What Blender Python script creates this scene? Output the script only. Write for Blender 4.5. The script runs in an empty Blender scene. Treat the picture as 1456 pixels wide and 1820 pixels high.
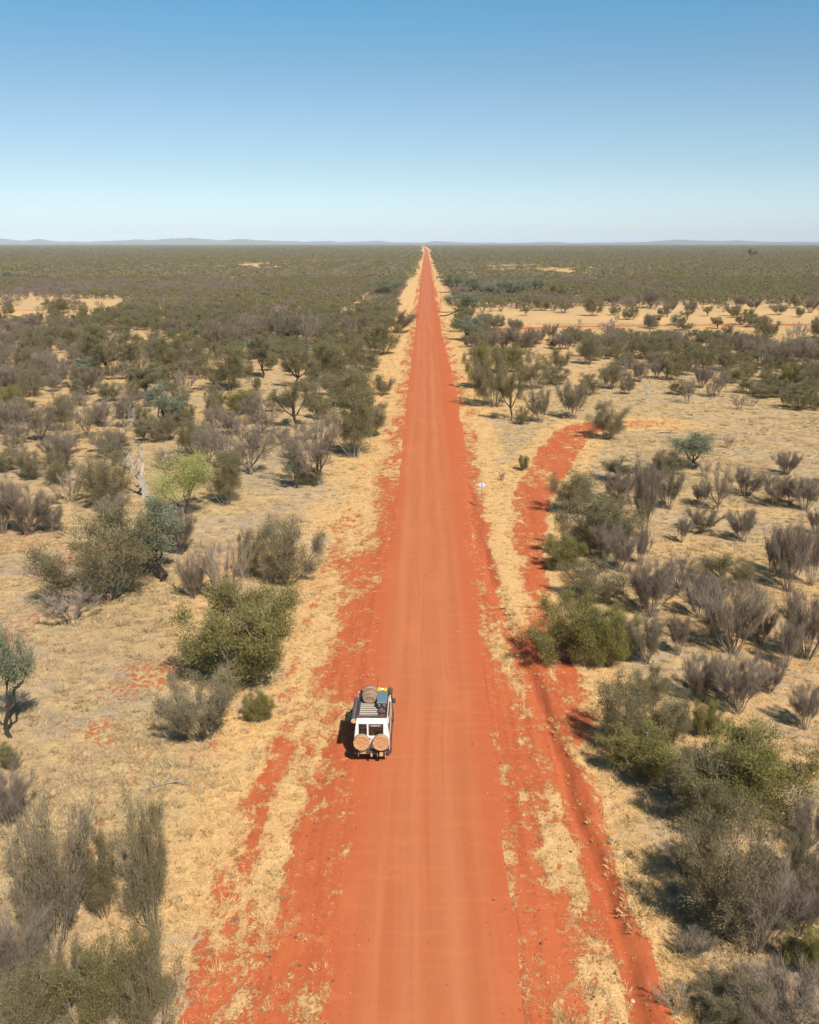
import bpy, bmesh, math, random
import numpy as np
from mathutils import Vector, Matrix

sc = bpy.context.scene
COL = sc.collection
R = math.radians

# ------------------------------------------------------------------ camera
CAM = Vector((-0.18, 0.0, 24.0))
PITCH, YAW = 15.85, 0.98
FPX = 1685.0                      # focal length in pixels of the 1456 x 1820 photograph
cd = bpy.data.cameras.new('camera')
cd.sensor_fit = 'VERTICAL'; cd.sensor_height = 24.0; cd.lens = FPX / 1820 * 24.0
cd.clip_start = 0.5; cd.clip_end = 60000
cam = bpy.data.objects.new('camera', cd); COL.objects.link(cam)
cam.location = CAM
cam.rotation_euler = (R(90 - PITCH), 0, R(YAW))
sc.camera = cam
CROT = cam.rotation_euler.to_matrix()

# ------------------------------------------------------------------ world, sun, exposure
SHX, SHY = -0.40, 0.84            # shadow of a 1 m post
SUN_EL = math.degrees(math.atan(1 / math.hypot(SHX, SHY)))
SUN_ROT = math.degrees(math.atan2(-SHX, -SHY))
w = bpy.data.worlds.new("World"); sc.world = w; w.use_nodes = True
nt = w.node_tree; bg = nt.nodes['Background']
sk = nt.nodes.new('ShaderNodeTexSky'); sk.sky_type = 'NISHITA'; sk.sun_disc = False
sk.sun_elevation = R(SUN_EL); sk.sun_rotation = R(SUN_ROT)
sk.altitude = 300; sk.air_density = 1.0; sk.dust_density = 0.8; sk.ozone_density = 5.0
tc_ = nt.nodes.new('ShaderNodeTexCoord'); sx_ = nt.nodes.new('ShaderNodeSeparateXYZ'); cr_ = nt.nodes.new('ShaderNodeValToRGB')
nt.links.new(tc_.outputs['Generated'], sx_.inputs[0]); nt.links.new(sx_.outputs['Z'], cr_.inputs[0])
STOPS = ((0.0, (.79, .84, .98)), (.017, (.77, .83, .94)), (.071, (.68, .69, .69)), (.122, (.63, .665, .63)), (.166, (.54, .635, .615)), (.212, (.425, .655, .645)))
for k_, (p_, c_) in enumerate(STOPS):          # hand-set tint by elevation shifts the sky colour, evenly round the compass
    e_ = cr_.color_ramp.elements[k_] if k_ < 1 else cr_.color_ramp.elements.new(p_)
    e_.position = p_; e_.color = (*c_, 1)
cr_.color_ramp.elements[-1].color = (.425, .655, .645, 1)
tint = nt.nodes.new('ShaderNodeMix'); tint.data_type = 'RGBA'; tint.blend_type = 'MULTIPLY'; tint.inputs[0].default_value = 1.0
nt.links.new(cr_.outputs[0], tint.inputs[7])
nt.links.new(sk.outputs[0], tint.inputs[6]); nt.links.new(tint.outputs[2], bg.inputs[0]); bg.inputs[1].default_value = 0.125
sl = bpy.data.lights.new('sun', 'SUN'); sl.energy = 4.7; sl.angle = R(0.5); sl.color = (1.0, 0.95, 0.87)
sun = bpy.data.objects.new('sun', sl); COL.objects.link(sun)
sdir = Vector((-SHX, -SHY, 1)).normalized()
sun.rotation_euler = sdir.to_track_quat('Z', 'Y').to_euler(); sun.location = (40, -60, 90)
sc.view_settings.view_transform = 'Standard'; sc.view_settings.look = 'None'
sc.view_settings.gamma = 1; sc.view_settings.use_curve_mapping = False
sc.view_settings.exposure = 0.50
sc.cycles.max_bounces = 5; sc.cycles.diffuse_bounces = 2; sc.cycles.glossy_bounces = 2
sc.cycles.transparent_max_bounces = 4; sc.cycles.volume_bounces = 0
sc.cycles.use_denoising = True
try:
    sc.cycles.denoiser = 'OPENIMAGEDENOISE'; sc.cycles.denoising_input_passes = 'RGB_ALBEDO_NORMAL'
except Exception: pass
sc.render.film_transparent = False

# ------------------------------------------------------------------ numbers
def at(px, py, z=0.0):
    """the point at height z seen at pixel (px, py) of the photograph"""
    d = CROT @ Vector(((px - 728) / FPX, (910 - py) / FPX, -1.0))
    t = (z - CAM.z) / d.z
    return Vector((CAM.x + d.x * t, CAM.y + d.y * t, z))

def zdepth(p):
    return -((CROT.transposed() @ (Vector(p) - CAM)).z)

def height_to(p, py):
    """height above ground point p of something whose top is seen at row py"""
    D = math.hypot(p.x - CAM.x, p.y - CAM.y)
    d = CROT @ Vector((0, (910 - py) / FPX, -1.0))
    return CAM.z + D * d.z / math.hypot(d.x, d.y)

def hash2(i, j, s):
    n = (i.astype(np.int64) * 374761393 + j.astype(np.int64) * 668265263 + s * 974634777) & 0xffffffff
    n = ((n ^ (n >> 13)) * 1274126177) & 0xffffffff
    n = (n ^ (n >> 16)) & 0xffffffff
    return n / 4294967295.0

def vnoise(x, y, s=0):
    xi = np.floor(x); yi = np.floor(y); fx = x - xi; fy = y - yi
    fx = fx * fx * (3 - 2 * fx); fy = fy * fy * (3 - 2 * fy)
    a = hash2(xi, yi, s); b = hash2(xi + 1, yi, s); c = hash2(xi, yi + 1, s); d = hash2(xi + 1, yi + 1, s)
    return (a * (1 - fx) + b * fx) * (1 - fy) + (c * (1 - fx) + d * fx) * fy

def fbm(x, y, s=0, o=4):
    v = 0; a = 0.5; t = 0
    for k in range(o):
        v = v + a * vnoise(x * 2 ** k, y * 2 ** k, s + k * 17); t += a; a *= 0.55
    return v / t

def sm(a, b, x):
    t = np.clip((x - a) / (b - a), 0, 1)
    return t * t * (3 - 2 * t)

# ------------------------------------------------------------------ materials
def mat(name, col, rough=0.8, spec=0.2, metal=0.0):
    m = bpy.data.materials.new(name); m.use_nodes = True
    b = m.node_tree.nodes['Principled BSDF']
    b.inputs['Base Color'].default_value = (*col, 1); b.inputs['Roughness'].default_value = rough
    b.inputs['Specular IOR Level'].default_value = spec; b.inputs['Metallic'].default_value = metal
    return m

class NT:
    def __init__(self, m):
        self.t = m.node_tree; self.b = self.t.nodes['Principled BSDF']
    def n(self, kind, **kw):
        x = self.t.nodes.new(kind)
        for k, v in kw.items(): setattr(x, k, v)
        return x
    def l(self, a, b): self.t.links.new(a, b)
    def noise(self, vec, scale, detail=3, rough=0.55):
        x = self.n('ShaderNodeTexNoise'); x.inputs['Scale'].default_value = scale
        x.inputs['Detail'].default_value = detail; x.inputs['Roughness'].default_value = rough
        if vec is not None: self.l(vec, x.inputs['Vector'])
        return x.outputs[0]
    def math(self, op, a, b=None, c=None, clamp=False):
        x = self.n('ShaderNodeMath', operation=op); x.use_clamp = clamp
        for i, v in enumerate((a, b, c)):
            if v is None: continue
            if isinstance(v, (int, float)): x.inputs[i].default_value = v
            else: self.l(v, x.inputs[i])
        return x.outputs[0]
    def ramp(self, v, a, b):
        x = self.n('ShaderNodeMapRange', interpolation_type='SMOOTHSTEP')
        x.inputs[1].default_value = a; x.inputs[2].default_value = b; self.l(v, x.inputs[0])
        return x.outputs[0]
    def mix(self, f, a, b):
        x = self.n('ShaderNodeMix', data_type='RGBA')
        for s, v in ((0, f), (6, a), (7, b)):
            if isinstance(v, (int, float)): x.inputs[s].default_value = v
            elif isinstance(v, tuple): x.inputs[s].default_value = (*v, 1)
            else: self.l(v, x.inputs[s])
        return x.outputs[2]
    def attr(self, name):
        x = self.n('ShaderNodeAttribute'); x.attribute_name = name; return x.outputs['Fac']
    def pos(self, sx=1, sy=1, sz=1):
        g = self.n('ShaderNodeNewGeometry'); mp = self.n('ShaderNodeMapping')
        mp.inputs['Scale'].default_value = (sx, sy, sz); self.l(g.outputs['Position'], mp.inputs['Vector'])
        return mp.outputs[0]

RED = (0.455, 0.112, 0.038)
RED2 = (0.385, 0.084, 0.030)
RED3 = (0.56, 0.185, 0.075)
GOLD = (0.70, 0.45, 0.19)
STRAW = (0.54, 0.365, 0.155)
DULL = (0.38, 0.250, 0.125)
GREY = (0.32, 0.235, 0.16)

def ground_material():
    m = mat('red earth and dry grass', RED, 0.95, 0.1); N = NT(m)
    p = N.pos()
    big = N.noise(p, 0.12, 3); mid = N.noise(p, 0.9, 4, .6); fine = N.noise(p, 4.5, 4, .7); vf = N.noise(p, 17, 2, .7)
    pst = N.pos(2.2, 0.09, 1); streak = N.noise(pst, 1.0, 4, .6)
    # bare earth
    soil = N.mix(N.ramp(streak, .35, .68), RED, RED2)
    soil = N.mix(N.math('MULTIPLY', N.ramp(fine, .5, .75), .55), soil, RED3)
    soil = N.mix(N.math('MULTIPLY', N.ramp(mid, .55, .75), .5), soil, RED2)
    soil = N.mix(N.math('MULTIPLY', N.ramp(vf, .70, .76), .6), soil, (.66, .40, .25))
    # dry grass and litter
    g = N.mix(N.ramp(mid, .35, .65), STRAW, DULL)
    g = N.mix(N.math('MULTIPLY', N.ramp(big, .45, .62), .55), g, (0.40, 0.25, 0.135))
    g = N.mix(N.math('MULTIPLY', N.ramp(N.noise(p, .33, 4, .6), .52, .66), .55), g, (0.30, 0.215, 0.14))
    g = N.mix(N.math('MULTIPLY', N.ramp(fine, .45, .7), .6), g, (0.60, 0.44, 0.24))
    g = N.mix(N.math('MULTIPLY', N.ramp(vf, .45, .70), .50), g, (0.19, 0.125, 0.07))
    gold = N.mix(N.ramp(fine, .35, .65), GOLD, (0.56, 0.31, 0.12))
    gold = N.mix(N.math('MULTIPLY', N.ramp(vf, .45, .68), .6), gold, (0.32, 0.16, 0.07))
    g = N.mix(N.attr('gold'), g, gold)
    gr = N.mix(N.ramp(fine, .4, .6), GREY, (0.33, 0.28, 0.22))
    gm = N.math('MULTIPLY', N.attr('grey'), N.ramp(mid, .38, .6))
    g = N.mix(gm, g, gr)
    # cover mask, broken up by the fine noises
    m2 = N.noise(N.pos(1, .5, 1), 2.3, 5, .72)
    k = N.math('ADD', N.math('MULTIPLY', m2, 1.9), N.math('ADD', N.math('MULTIPLY', fine, 1.1), N.math('MULTIPLY', vf, .6)))
    k = N.math('SUBTRACT', k, 1.80)
    f = N.ramp(N.math('ADD', N.attr('cover'), k), .30, .62)
    N.l(N.mix(f, soil, g), N.b.inputs['Base Color'])
    bp = N.n('ShaderNodeBump'); bp.inputs['Strength'].default_value = .55; bp.inputs['Distance'].default_value = .12
    N.l(N.math('ADD', N.math('MULTIPLY', N.math('MULTIPLY', fine, f), 1.0), N.math('MULTIPLY', mid, .5)), bp.inputs['Height'])
    N.l(bp.outputs[0], N.b.inputs['Normal'])
    return m

def road_material():
    m = mat('graded red road', RED, 0.92, 0.12); N = NT(m)
    p = N.pos(); fine = N.noise(p, 9, 3, .7); vf = N.noise(p, 26, 2, .6); mid = N.noise(N.pos(.5, .12, 1), 1.0, 4)
    wn = N.noise(N.pos(.02, .045, 1), 1.0, 2); cx_ = N.n('ShaderNodeCombineXYZ'); N.l(N.math('MULTIPLY', wn, 1.6), cx_.inputs[0])
    def wander(sx, sy):
        va = N.n('ShaderNodeVectorMath', operation='ADD'); N.l(N.pos(), va.inputs[0]); N.l(cx_.outputs[0], va.inputs[1])
        mp = N.n('ShaderNodeMapping'); mp.inputs['Scale'].default_value = (sx, sy, 1); N.l(va.outputs[0], mp.inputs['Vector']); return mp.outputs[0]
    s1 = N.noise(wander(1.3, .02), 1.0, 3); s2 = N.noise(wander(5, .06), 1.0, 4, .65)
    c = N.mix(N.ramp(s1, .35, .65), (0.425, 0.132, 0.052), (0.400, 0.110, 0.040))
    c = N.mix(N.math('MULTIPLY', N.math('MULTIPLY', N.attr('wear'), N.ramp(s2, .2, .7)), .42), c, (0.56, 0.205, 0.092))
    c = N.mix(N.math('MULTIPLY', N.ramp(s2, .55, .78), .30), c, (0.44, 0.105, 0.038))
    c = N.mix(N.math('MULTIPLY', N.attr('side'), .92), c, (0.435, 0.102, 0.035))
    c = N.mix(N.math('MULTIPLY', N.ramp(mid, .5, .75), .35), c, (0.55, 0.17, 0.070))
    cg = N.noise(N.pos(.35, 2.2, 1), 1.0, 4, .65)
    c = N.mix(N.math('MULTIPLY', N.ramp(cg, .48, .66), .28), c, (0.52, 0.165, 0.066))
    c = N.mix(N.math('MULTIPLY', N.ramp(fine, .52, .70), .45), c, (0.41, 0.10, 0.036))
    c = N.mix(N.math('MULTIPLY', N.ramp(vf, .78, .81), .8), c, (.62, .38, .25))
    N.l(c, N.b.inputs['Base Color'])
    bp = N.n('ShaderNodeBump'); bp.inputs['Strength'].default_value = .35; bp.inputs['Distance'].default_value = .04
    N.l(N.math('ADD', N.math('MULTIPLY', s2, 1.2), N.math('MULTIPLY', fine, .4)), bp.inputs['Height'])
    N.l(bp.outputs[0], N.b.inputs['Normal'])
    return m

def leaf_material(name, a, b, c, hue=.0):
    """a..b along the leaf tint, c for some plants"""
    m = mat(name, a, 0.65, 0.25); N = NT(m)
    t = N.attr('tint'); oi = N.n('ShaderNodeObjectInfo')
    col = N.mix(t, a, b)
    col = N.mix(N.math('MULTIPLY', oi.outputs['Random'], .6), col, c)
    N.l(col, N.b.inputs['Base Color'])
    tr = N.n('ShaderNodeBsdfTranslucent'); N.l(col, tr.inputs[0])
    mx = N.n('ShaderNodeMixShader'); mx.inputs[0].default_value = .14
    out = N.t.nodes['Material Output']
    N.l(N.b.outputs[0], mx.inputs[1]); N.l(tr.outputs[0], mx.inputs[2]); N.l(mx.outputs[0], out.inputs[0])
    return m

def bark_material(name, a, b):
    m = mat(name, a, 0.9, 0.1); N = NT(m)
    oi = N.n('ShaderNodeObjectInfo')
    t = N.math('ADD', N.math('MULTIPLY', N.attr('tint'), .6), N.math('MULTIPLY', oi.outputs['Random'], .4))
    N.l(N.mix(t, a, b), N.b.inputs['Base Color'])
    return m

M_GROUND = ground_material(); M_ROAD = road_material()
LEAF = {
 'mulga': leaf_material('olive foliage', (0.112, 0.098, 0.034), (0.250, 0.212, 0.085), (0.172, 0.138, 0.070)),
 'green': leaf_material('green foliage', (0.125, 0.112, 0.026), (0.275, 0.238, 0.066), (0.190, 0.160, 0.056)),
 'blue': leaf_material('blue green foliage', (0.115, 0.125, 0.070), (0.265, 0.280, 0.180), (0.180, 0.180, 0.100)),
 'yellow': leaf_material('yellow green foliage', (0.24, 0.25, 0.065), (0.42, 0.40, 0.13), (0.32, 0.31, 0.10)),
 'brown': leaf_material('brown olive foliage', (0.150, 0.125, 0.055), (0.26, 0.215, 0.10), (0.19, 0.16, 0.09)),
}
BARK = {
 'grey': bark_material('grey bark', (0.15, 0.115, 0.085), (0.26, 0.205, 0.155)),
 'twig': bark_material('grey twigs', (0.120, 0.088, 0.062), (0.265, 0.205, 0.150)),
 'tan': bark_material('tan twigs', (0.20, 0.15, 0.11), (0.32, 0.25, 0.18)),
 'dark': bark_material('dark bark', (0.05, 0.035, 0.028), (0.09, 0.065, 0.05)),
 'pale': bark_material('weathered wood', (0.22, 0.19, 0.165), (0.38, 0.34, 0.30)),
}

# ------------------------------------------------------------------ object helpers
def put(o, parent=None, label=None, cat=None, group=None, kind=None):
    COL.objects.link(o)
    if parent is not None: o.parent = parent
    if label: o['label'] = label
    if cat: o['category'] = cat
    if group: o['group'] = group
    if kind: o['kind'] = kind
    return o

def mesh_np(name, V, F3, mats, midx=None, attrs=None, smooth=False):
    """triangles (or quads) from arrays"""
    V = np.asarray(V, np.float32); F = np.asarray(F3, np.int32)
    me = bpy.data.meshes.new(name); k = F.shape[1]
    me.vertices.add(len(V)); me.vertices.foreach_set('co', V.ravel())
    me.loops.add(F.size); me.loops.foreach_set('vertex_index', F.ravel())
    me.polygons.add(len(F)); me.polygons.foreach_set('loop_start', np.arange(0, F.size, k, dtype=np.int32))
    try: me.polygons.foreach_set('loop_total', np.full(len(F), k, np.int32))
    except Exception: pass
    for m in mats: me.materials.append(m)
    if midx is not None: me.polygons.foreach_set('material_index', np.asarray(midx, np.int32))
    me.polygons.foreach_set('use_smooth', np.full(len(F), smooth, bool))
    me.update(calc_edges=True)
    for an, (dom, arr) in (attrs or {}).items():
        a = me.attributes.new(an, 'FLOAT', dom); a.data.foreach_set('value', np.asarray(arr, np.float32))
    return me

# ------------------------------------------------------------------ ground, road, tracks
def road_mid(y):
    return -np.clip((np.asarray(y, float) - 2600) / 5400, 0, 1) ** 1.5 * 30.0
EDGE_Y = [0, 28, 46, 75, 110, 160, 256, 400, 900, 3000, 9000]
EDGE_L = [-3.3, -3.3, -3.4, -3.2, -3.2, -3.3, -3.3, -3.6, -4.2, -5.0, -6.5]
EDGE_R = [3.3, 3.3, 3.4, 3.9, 4.8, 5.2, 4.5, 3.9, 4.2, 5.0, 6.5]
def edge_l(y):
    y = np.asarray(y, float)
    return np.interp(y, EDGE_Y, EDGE_L) + .28 * (vnoise(y * .35, y * 0, 5) - .5) + .35 * (vnoise(y * .09, y * 0, 6) - .5) + road_mid(y)
def edge_r(y):
    y = np.asarray(y, float)
    return np.interp(y, EDGE_Y, EDGE_R) + .28 * (vnoise(y * .35, y * 0, 7) - .5) + .35 * (vnoise(y * .09, y * 0, 8) - .5) + road_mid(y)

def relief(x, y):
    x = np.asarray(x, float); y = np.asarray(y, float)
    near = 1 - sm(120, 220, y)
    ax = np.abs(x - road_mid(y))
    h = -0.10 * sm(3.2, 5.6, ax) * (1 - sm(9, 13, ax))                       # shallow table drain both sides
    # windrow and gutter along the right verge
    gx = np.interp(y, [20, 28, 36, 46, 58, 70, 84, 100], [6.7, 6.9, 6.5, 6.1, 5.3, 4.7, 4.3, 4.4]) + .25 * (vnoise(y * .5, y * 0, 11) - .5)
    h = h - .22 * np.exp(-((x - gx) / .28) ** 2) * (1 - sm(88, 100, y))
    h = h + .20 * np.exp(-((x - gx - .75) / .40) ** 2) * (1 - sm(60, 72, y)) * (.6 + .8 * vnoise(x * 2, y * .8, 13))
    h = h + .10 * np.exp(-((x + 8.1) / .5) ** 2) * vnoise(x * 1.5, y * .7, 14)
    h = h + near * sm(3.4, 4.6, ax) * (.10 * (fbm(x * .9, y * .9, 20, 3) - .5) + .05 * (vnoise(x * 3.1, y * 3.1, 21) - .5))
    h = h + .03 * (vnoise(x * .2, y * .05, 22) - .5) * near
    # long low swells far away
    h = h * near + (1 - near) * h * .3
    return h

def poly_dist(x, y, P):
    d = np.full(np.shape(x), 1e9); 
    for (a, b) in zip(P[:-1], P[1:]):
        ax, ay, bx, by = a[0], a[1], b[0], b[1]
        L = (bx - ax) ** 2 + (by - ay) ** 2
        t = np.clip(((x - ax) * (bx - ax) + (y - ay) * (by - ay)) / L, 0, 1)
        d = np.minimum(d, np.hypot(x - ax - t * (bx - ax), y - ay - t * (by - ay)))
    return d

def inside(x, y, P):
    x = np.asarray(x, float); y = np.asarray(y, float); r = np.zeros(x.shape, bool); n = len(P)
    for i in range(n):
        x1, y1 = P[i][0], P[i][1]; x2, y2 = P[(i + 1) % n][0], P[(i + 1) % n][1]
        if y1 == y2: continue
        c = ((y1 > y) != (y2 > y)) & (x < (x2 - x1) * (y - y1) / (y2 - y1) + x1)
        r ^= c
    return r

SIDE = [tuple(at(*q))[:2] for q in ((1190, 753), (1110, 753), (1058, 757), (1022, 768), (998, 796), (975, 835), (945, 885), (933, 930), (926, 975), (930, 1020), (950, 1090), (975, 1170), (1010, 1290))]
FARTRACK = [tuple(at(*q))[:2] for q in ((1700, 576), (1450, 577), (1250, 578), (1000, 581), (900, 585))]
LEFTTRACK = [tuple(at(*q))[:2] for q in ((-250, 553), (0, 552), (120, 551), (225, 547))]
STRAW_X = (-8.2, 7.6)

def masks(x, y):
    """cover, gold, grey at ground points"""
    x = np.asarray(x, float); y = np.asarray(y, float)
    xm = x - road_mid(y)
    wob = .9 * (fbm(x * .25, y * .25, 31, 3) - .5)
    big = fbm(x * .18, y * .12, 32, 3); patch = fbm(x * .95, y * .24, 33, 4)
    el, er = edge_l(y) - road_mid(y), edge_r(y) - road_mid(y)
    far = sm(60, 120, y)
    inl = sm(0, 1, (el - xm) / np.maximum(8.2 + el, .5)); inr = sm(0, 1, (xm - er) / np.maximum(7.6 - er, .5))
    fp = vnoise(x * 1.9, y * 1.1, 39)
    vl = .10 + .42 * inl + (patch - .5) * 1.2 + (fp - .5) * .35 + far * .35
    vr = .10 + .36 * inr + (patch - .5) * 1.25 + (fp - .5) * .35 + far * .35
    # clear strip just inside each border, gutters
    gx = np.interp(y, [20, 28, 36, 46, 58, 70, 84, 100], [6.9, 7.1, 6.7, 6.3, 5.4, 4.7, 4.3, 4.4])
    vr = vr - .75 * np.exp(-((xm - gx) / .55) ** 2) * (1 - far) + .28 * np.exp(-((xm - gx + 1.4) / .9) ** 2) * (1 - far)
    vl = vl - .26 * np.exp(-((xm + 7.4) / .5) ** 2) * (1 - sm(36, 46, y)) * vnoise(x * .8, y * .4, 44) * 1.4 + .25 * np.exp(-((xm + 6.3) / .8) ** 2)
    pad = .92 - .42 * sm(.50, .72, big) * (1 - far) + .16 * far
    bl = sm(-.35, .35, -(xm + 8.2) + wob); br = sm(-.35, .35, (xm - 7.7) + wob)
    cover = np.where(xm < 0, vl * (1 - bl) + pad * bl, vr * (1 - br) + pad * br)
    gold = np.where(xm < 0, 1 - sm(0, 1, (-xm - 8.5) / 5), 1 - sm(0, 1, (xm - 7.8) / 2.5)) 
    gold = np.clip(gold * .9 + .5 * sm(.55, .7, fbm(x * .07, y * .05, 35, 3)) + .45 * sm(110, 220, y), 0, 1)
    grey = sm(.50, .66, fbm(x * .16, y * .16, 36, 3)) * (np.abs(xm) > 8) * (1 - .5 * sm(120, 250, y))
    # side track
    ds = poly_dist(x, y, SIDE) + .8 * (fbm(x * .5, y * .5, 37, 2) - .5)
    wt = np.interp(y, [60, 85, 110, 130], [0, .1, .7, 1.0]); tr = 1 - sm(1.5 + wt, 2.4 + wt * 1.3, ds)
    tail = sm(26, 34, x) * (y > 110); cover = cover * (1 - tr) + (.22 + .42 * tail + (patch - .5) * .9 + (fp - .5) * .4) * tr
    rim = np.exp(-((ds - 3.0 - wt) / 1.0) ** 2)
    gold = np.clip(gold + rim + tr, 0, 1); cover = cover + .5 * rim * (xm > 7); grey = grey * (1 - tr) * (1 - rim)
    # grassy strip between the road and the side track
    mid_r = (y > 58) * (y < 125) * (xm > er + 1.0) * (xm < 9)
    strip = np.exp(-((xm - np.interp(y, [58, 75, 95, 125], [5.9, 6.1, 6.9, 8.0])) / 1.1) ** 2) * sm(56, 62, y) * (1 - sm(120, 140, y))
    cover = cover + .7 * strip; gold = np.clip(gold + strip, 0, 1)
    for P, wd in ((FARTRACK, 2.6), (LEFTTRACK, 1.6)):
        d = poly_dist(x, y, P) + 2.0 * (fbm(x * .1, y * .1, 38, 2) - .5)
        t = 1 - sm(wd * .6, wd * 1.1, d); cover = cover * (1 - t) + .12 * t
    return np.clip(cover, -.5, 1.5), gold, np.clip(grey * .6, 0, 1)

def grid(xs, ys, name, m, zf, attrf, kind='structure'):
    X, Y = np.meshgrid(xs, ys); x = X.ravel(); y = Y.ravel()
    V = np.stack([x, y, zf(x, y)], 1)
    nx, ny = len(xs), len(ys); I = np.arange(nx * ny).reshape(ny, nx)
    F = np.stack([I[:-1, :-1], I[:-1, 1:], I[1:, 1:], I[1:, :-1]], -1).reshape(-1, 4)
    me = mesh_np(name, V, F, [m], attrs=attrf(x, y), smooth=True)
    return put(bpy.data.objects.new(name, me), kind=kind)

def sym(*segs):
    a = []
    for s, e, st in segs: a += list(np.arange(s, e, st))
    return np.array(a)
xs_p = sym((0, 11.5, .22), (11.5, 34, .75), (34, 110, 4), (110, 420, 31), (420, 3000, 430), (3000, 19001, 4000))
xs = np.concatenate([-xs_p[:0:-1], xs_p])
ys = np.concatenate([np.arange(-400, 0, 50), np.arange(0, 22, 1.5), np.arange(22, 130, .30), np.arange(130, 300, 1.5), np.arange(300, 1500, 20), np.arange(1500, 19600, 600)])
def gattr(x, y):
    c, g, k = masks(x, y)
    return {'cover': ('POINT', c), 'gold': ('POINT', g), 'grey': ('POINT', k)}
def gz(x, y):
    h = relief(x, y)
    inroad = (x > edge_l(y) + .3) & (x < edge_r(y) - .3)
    return h - .05 * inroad
grid(xs, ys, 'ground', M_GROUND, gz, gattr)

def road():
    yy = np.concatenate([np.arange(-60, 20, 4.), np.arange(20, 140, .5), np.arange(140, 400, 3.), np.arange(400, 1500, 20.), np.arange(1500, 9600, 200.)])
    n = 41; t = np.linspace(0, 1, n); V = []; W = []
    l, r = edge_l(yy)[:, None], edge_r(yy)[:, None]
    X = l + (r - l) * t[None]; Y = np.repeat(yy[:, None], n, 1); x, y = X.ravel(), Y.ravel()
    e = np.minimum(t, 1 - t)[None] * (r - l)
    z = relief(x, y) + (.03 * sm(0, .35, e) - .015).ravel() + .008 * (vnoise(x * 3.0, y * .03, 41) - .5)
    xm = x - road_mid(y)
    wear = np.exp(-((xm + 1.9) / .35) ** 2) + np.exp(-((xm + .55) / .35) ** 2) + np.exp(-((xm - 1.0) / .35) ** 2) + .9 * np.exp(-((xm - 2.3) / .3) ** 2)
    wear = np.clip(wear * .75, 0, 1)
    I = np.arange(len(yy) * n).reshape(len(yy), n)
    F = np.stack([I[:-1, :-1], I[:-1, 1:], I[1:, 1:], I[1:, :-1]], -1).reshape(-1, 4)
    me = mesh_np('road', np.stack([x, y, z], 1), F, [M_ROAD], attrs={'wear': ('POINT', wear), 'side': ('POINT', np.clip(sm(1.7, 3.1, np.abs(xm + .15)) + .25 * (fbm(x * .8, y * .05, 45, 3) - .5), 0, 1))}, smooth=True)
    put(bpy.data.objects.new('road', me), kind='structure')
road()

def ribbon(name, P, half, lift):
    P = np.array(P); seg = np.hypot(*np.diff(P, axis=0).T); s = np.concatenate([[0], np.cumsum(seg)])
    u = np.arange(0, s[-1], .5 if s[-1] < 120 else 3.0); px = np.interp(u, s, P[:, 0]); py = np.interp(u, s, P[:, 1])
    k = 9; px = np.convolve(np.pad(px, k, 'edge'), np.ones(2 * k + 1) / (2 * k + 1), 'valid'); py = np.convolve(np.pad(py, k, 'edge'), np.ones(2 * k + 1) / (2 * k + 1), 'valid')
    tx, ty = np.gradient(px), np.gradient(py); L = np.hypot(tx, ty); nx, ny = -ty / L, tx / L
    t = np.linspace(-1, 1, 13); hw = half * (1 + .25 * (vnoise(u * .3, u * 0, 50) - .5))
    X = px[:, None] + nx[:, None] * t * hw[:, None]; Y = py[:, None] + ny[:, None] * t * hw[:, None]
    x, y = X.ravel(), Y.ravel(); ab = np.abs(np.tile(t, len(u)))
    z = relief(x, y) + lift - .05 * sm(.8, 1, ab) - .03 * np.exp(-((ab - .55) / .15) ** 2)
    c, g, gr = masks(x, y)
    n = 13; I = np.arange(len(u) * n).reshape(len(u), n)
    F = np.stack([I[:-1, :-1], I[:-1, 1:], I[1:, 1:], I[1:, :-1]], -1).reshape(-1, 4)
    me = mesh_np(name, np.stack([x, y, z], 1), F, [M_GROUND], attrs={'cover': ('POINT', c), 'gold': ('POINT', g), 'grey': ('POINT', gr)}, smooth=True)
    put(bpy.data.objects.new(name, me), kind='structure')
ribbon('side_track', SIDE[1:11], 2.6, .045)
ribbon('dirt_track', FARTRACK, 2.4, .06)
ribbon('dirt_track', LEFTTRACK, 1.6, .06)

# ------------------------------------------------------------------ plants
def nrm(v): return v / np.maximum(np.linalg.norm(v, axis=-1, keepdims=True), 1e-9)

def tubes(A, B, ra, rb, sides=3):
    """prisms from points A to B"""
    n = len(A); d = nrm(B - A); up = np.where(np.abs(d[:, 2:3]) > .9, np.array([[1., 0, 0]]), np.array([[0, 0, 1.]]))
    u = nrm(np.cross(d, up)); v = np.cross(d, u); Vs = []
    for k in range(sides):
        a = 2 * math.pi * k / sides; o = u * math.cos(a) + v * math.sin(a)
        Vs.append(A + o * ra[:, None]); Vs.append(B + o * rb[:, None])
    V = np.stack(Vs, 1).reshape(-1, 3); base = np.arange(n)[:, None] * 2 * sides; F = []
    for k in range(sides):
        j = (k + 1) % sides
        F.append(base + np.array([[2 * k, 2 * j, 2 * j + 1]])); F.append(base + np.array([[2 * k, 2 * j + 1, 2 * k + 1]]))
    return V, np.stack(F, 1).reshape(-1, 3)

def blades(rng, C, D, L, W):
    """thin triangles at C pointing along D"""
    n = len(C); side = nrm(np.cross(D, rng.normal(size=(n, 3))))
    V = np.stack([C - side * W[:, None] / 2, C + side * W[:, None] / 2, C + D * L[:, None]], 1).reshape(-1, 3)
    F = np.arange(3 * n).reshape(n, 3); return V, F

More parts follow.
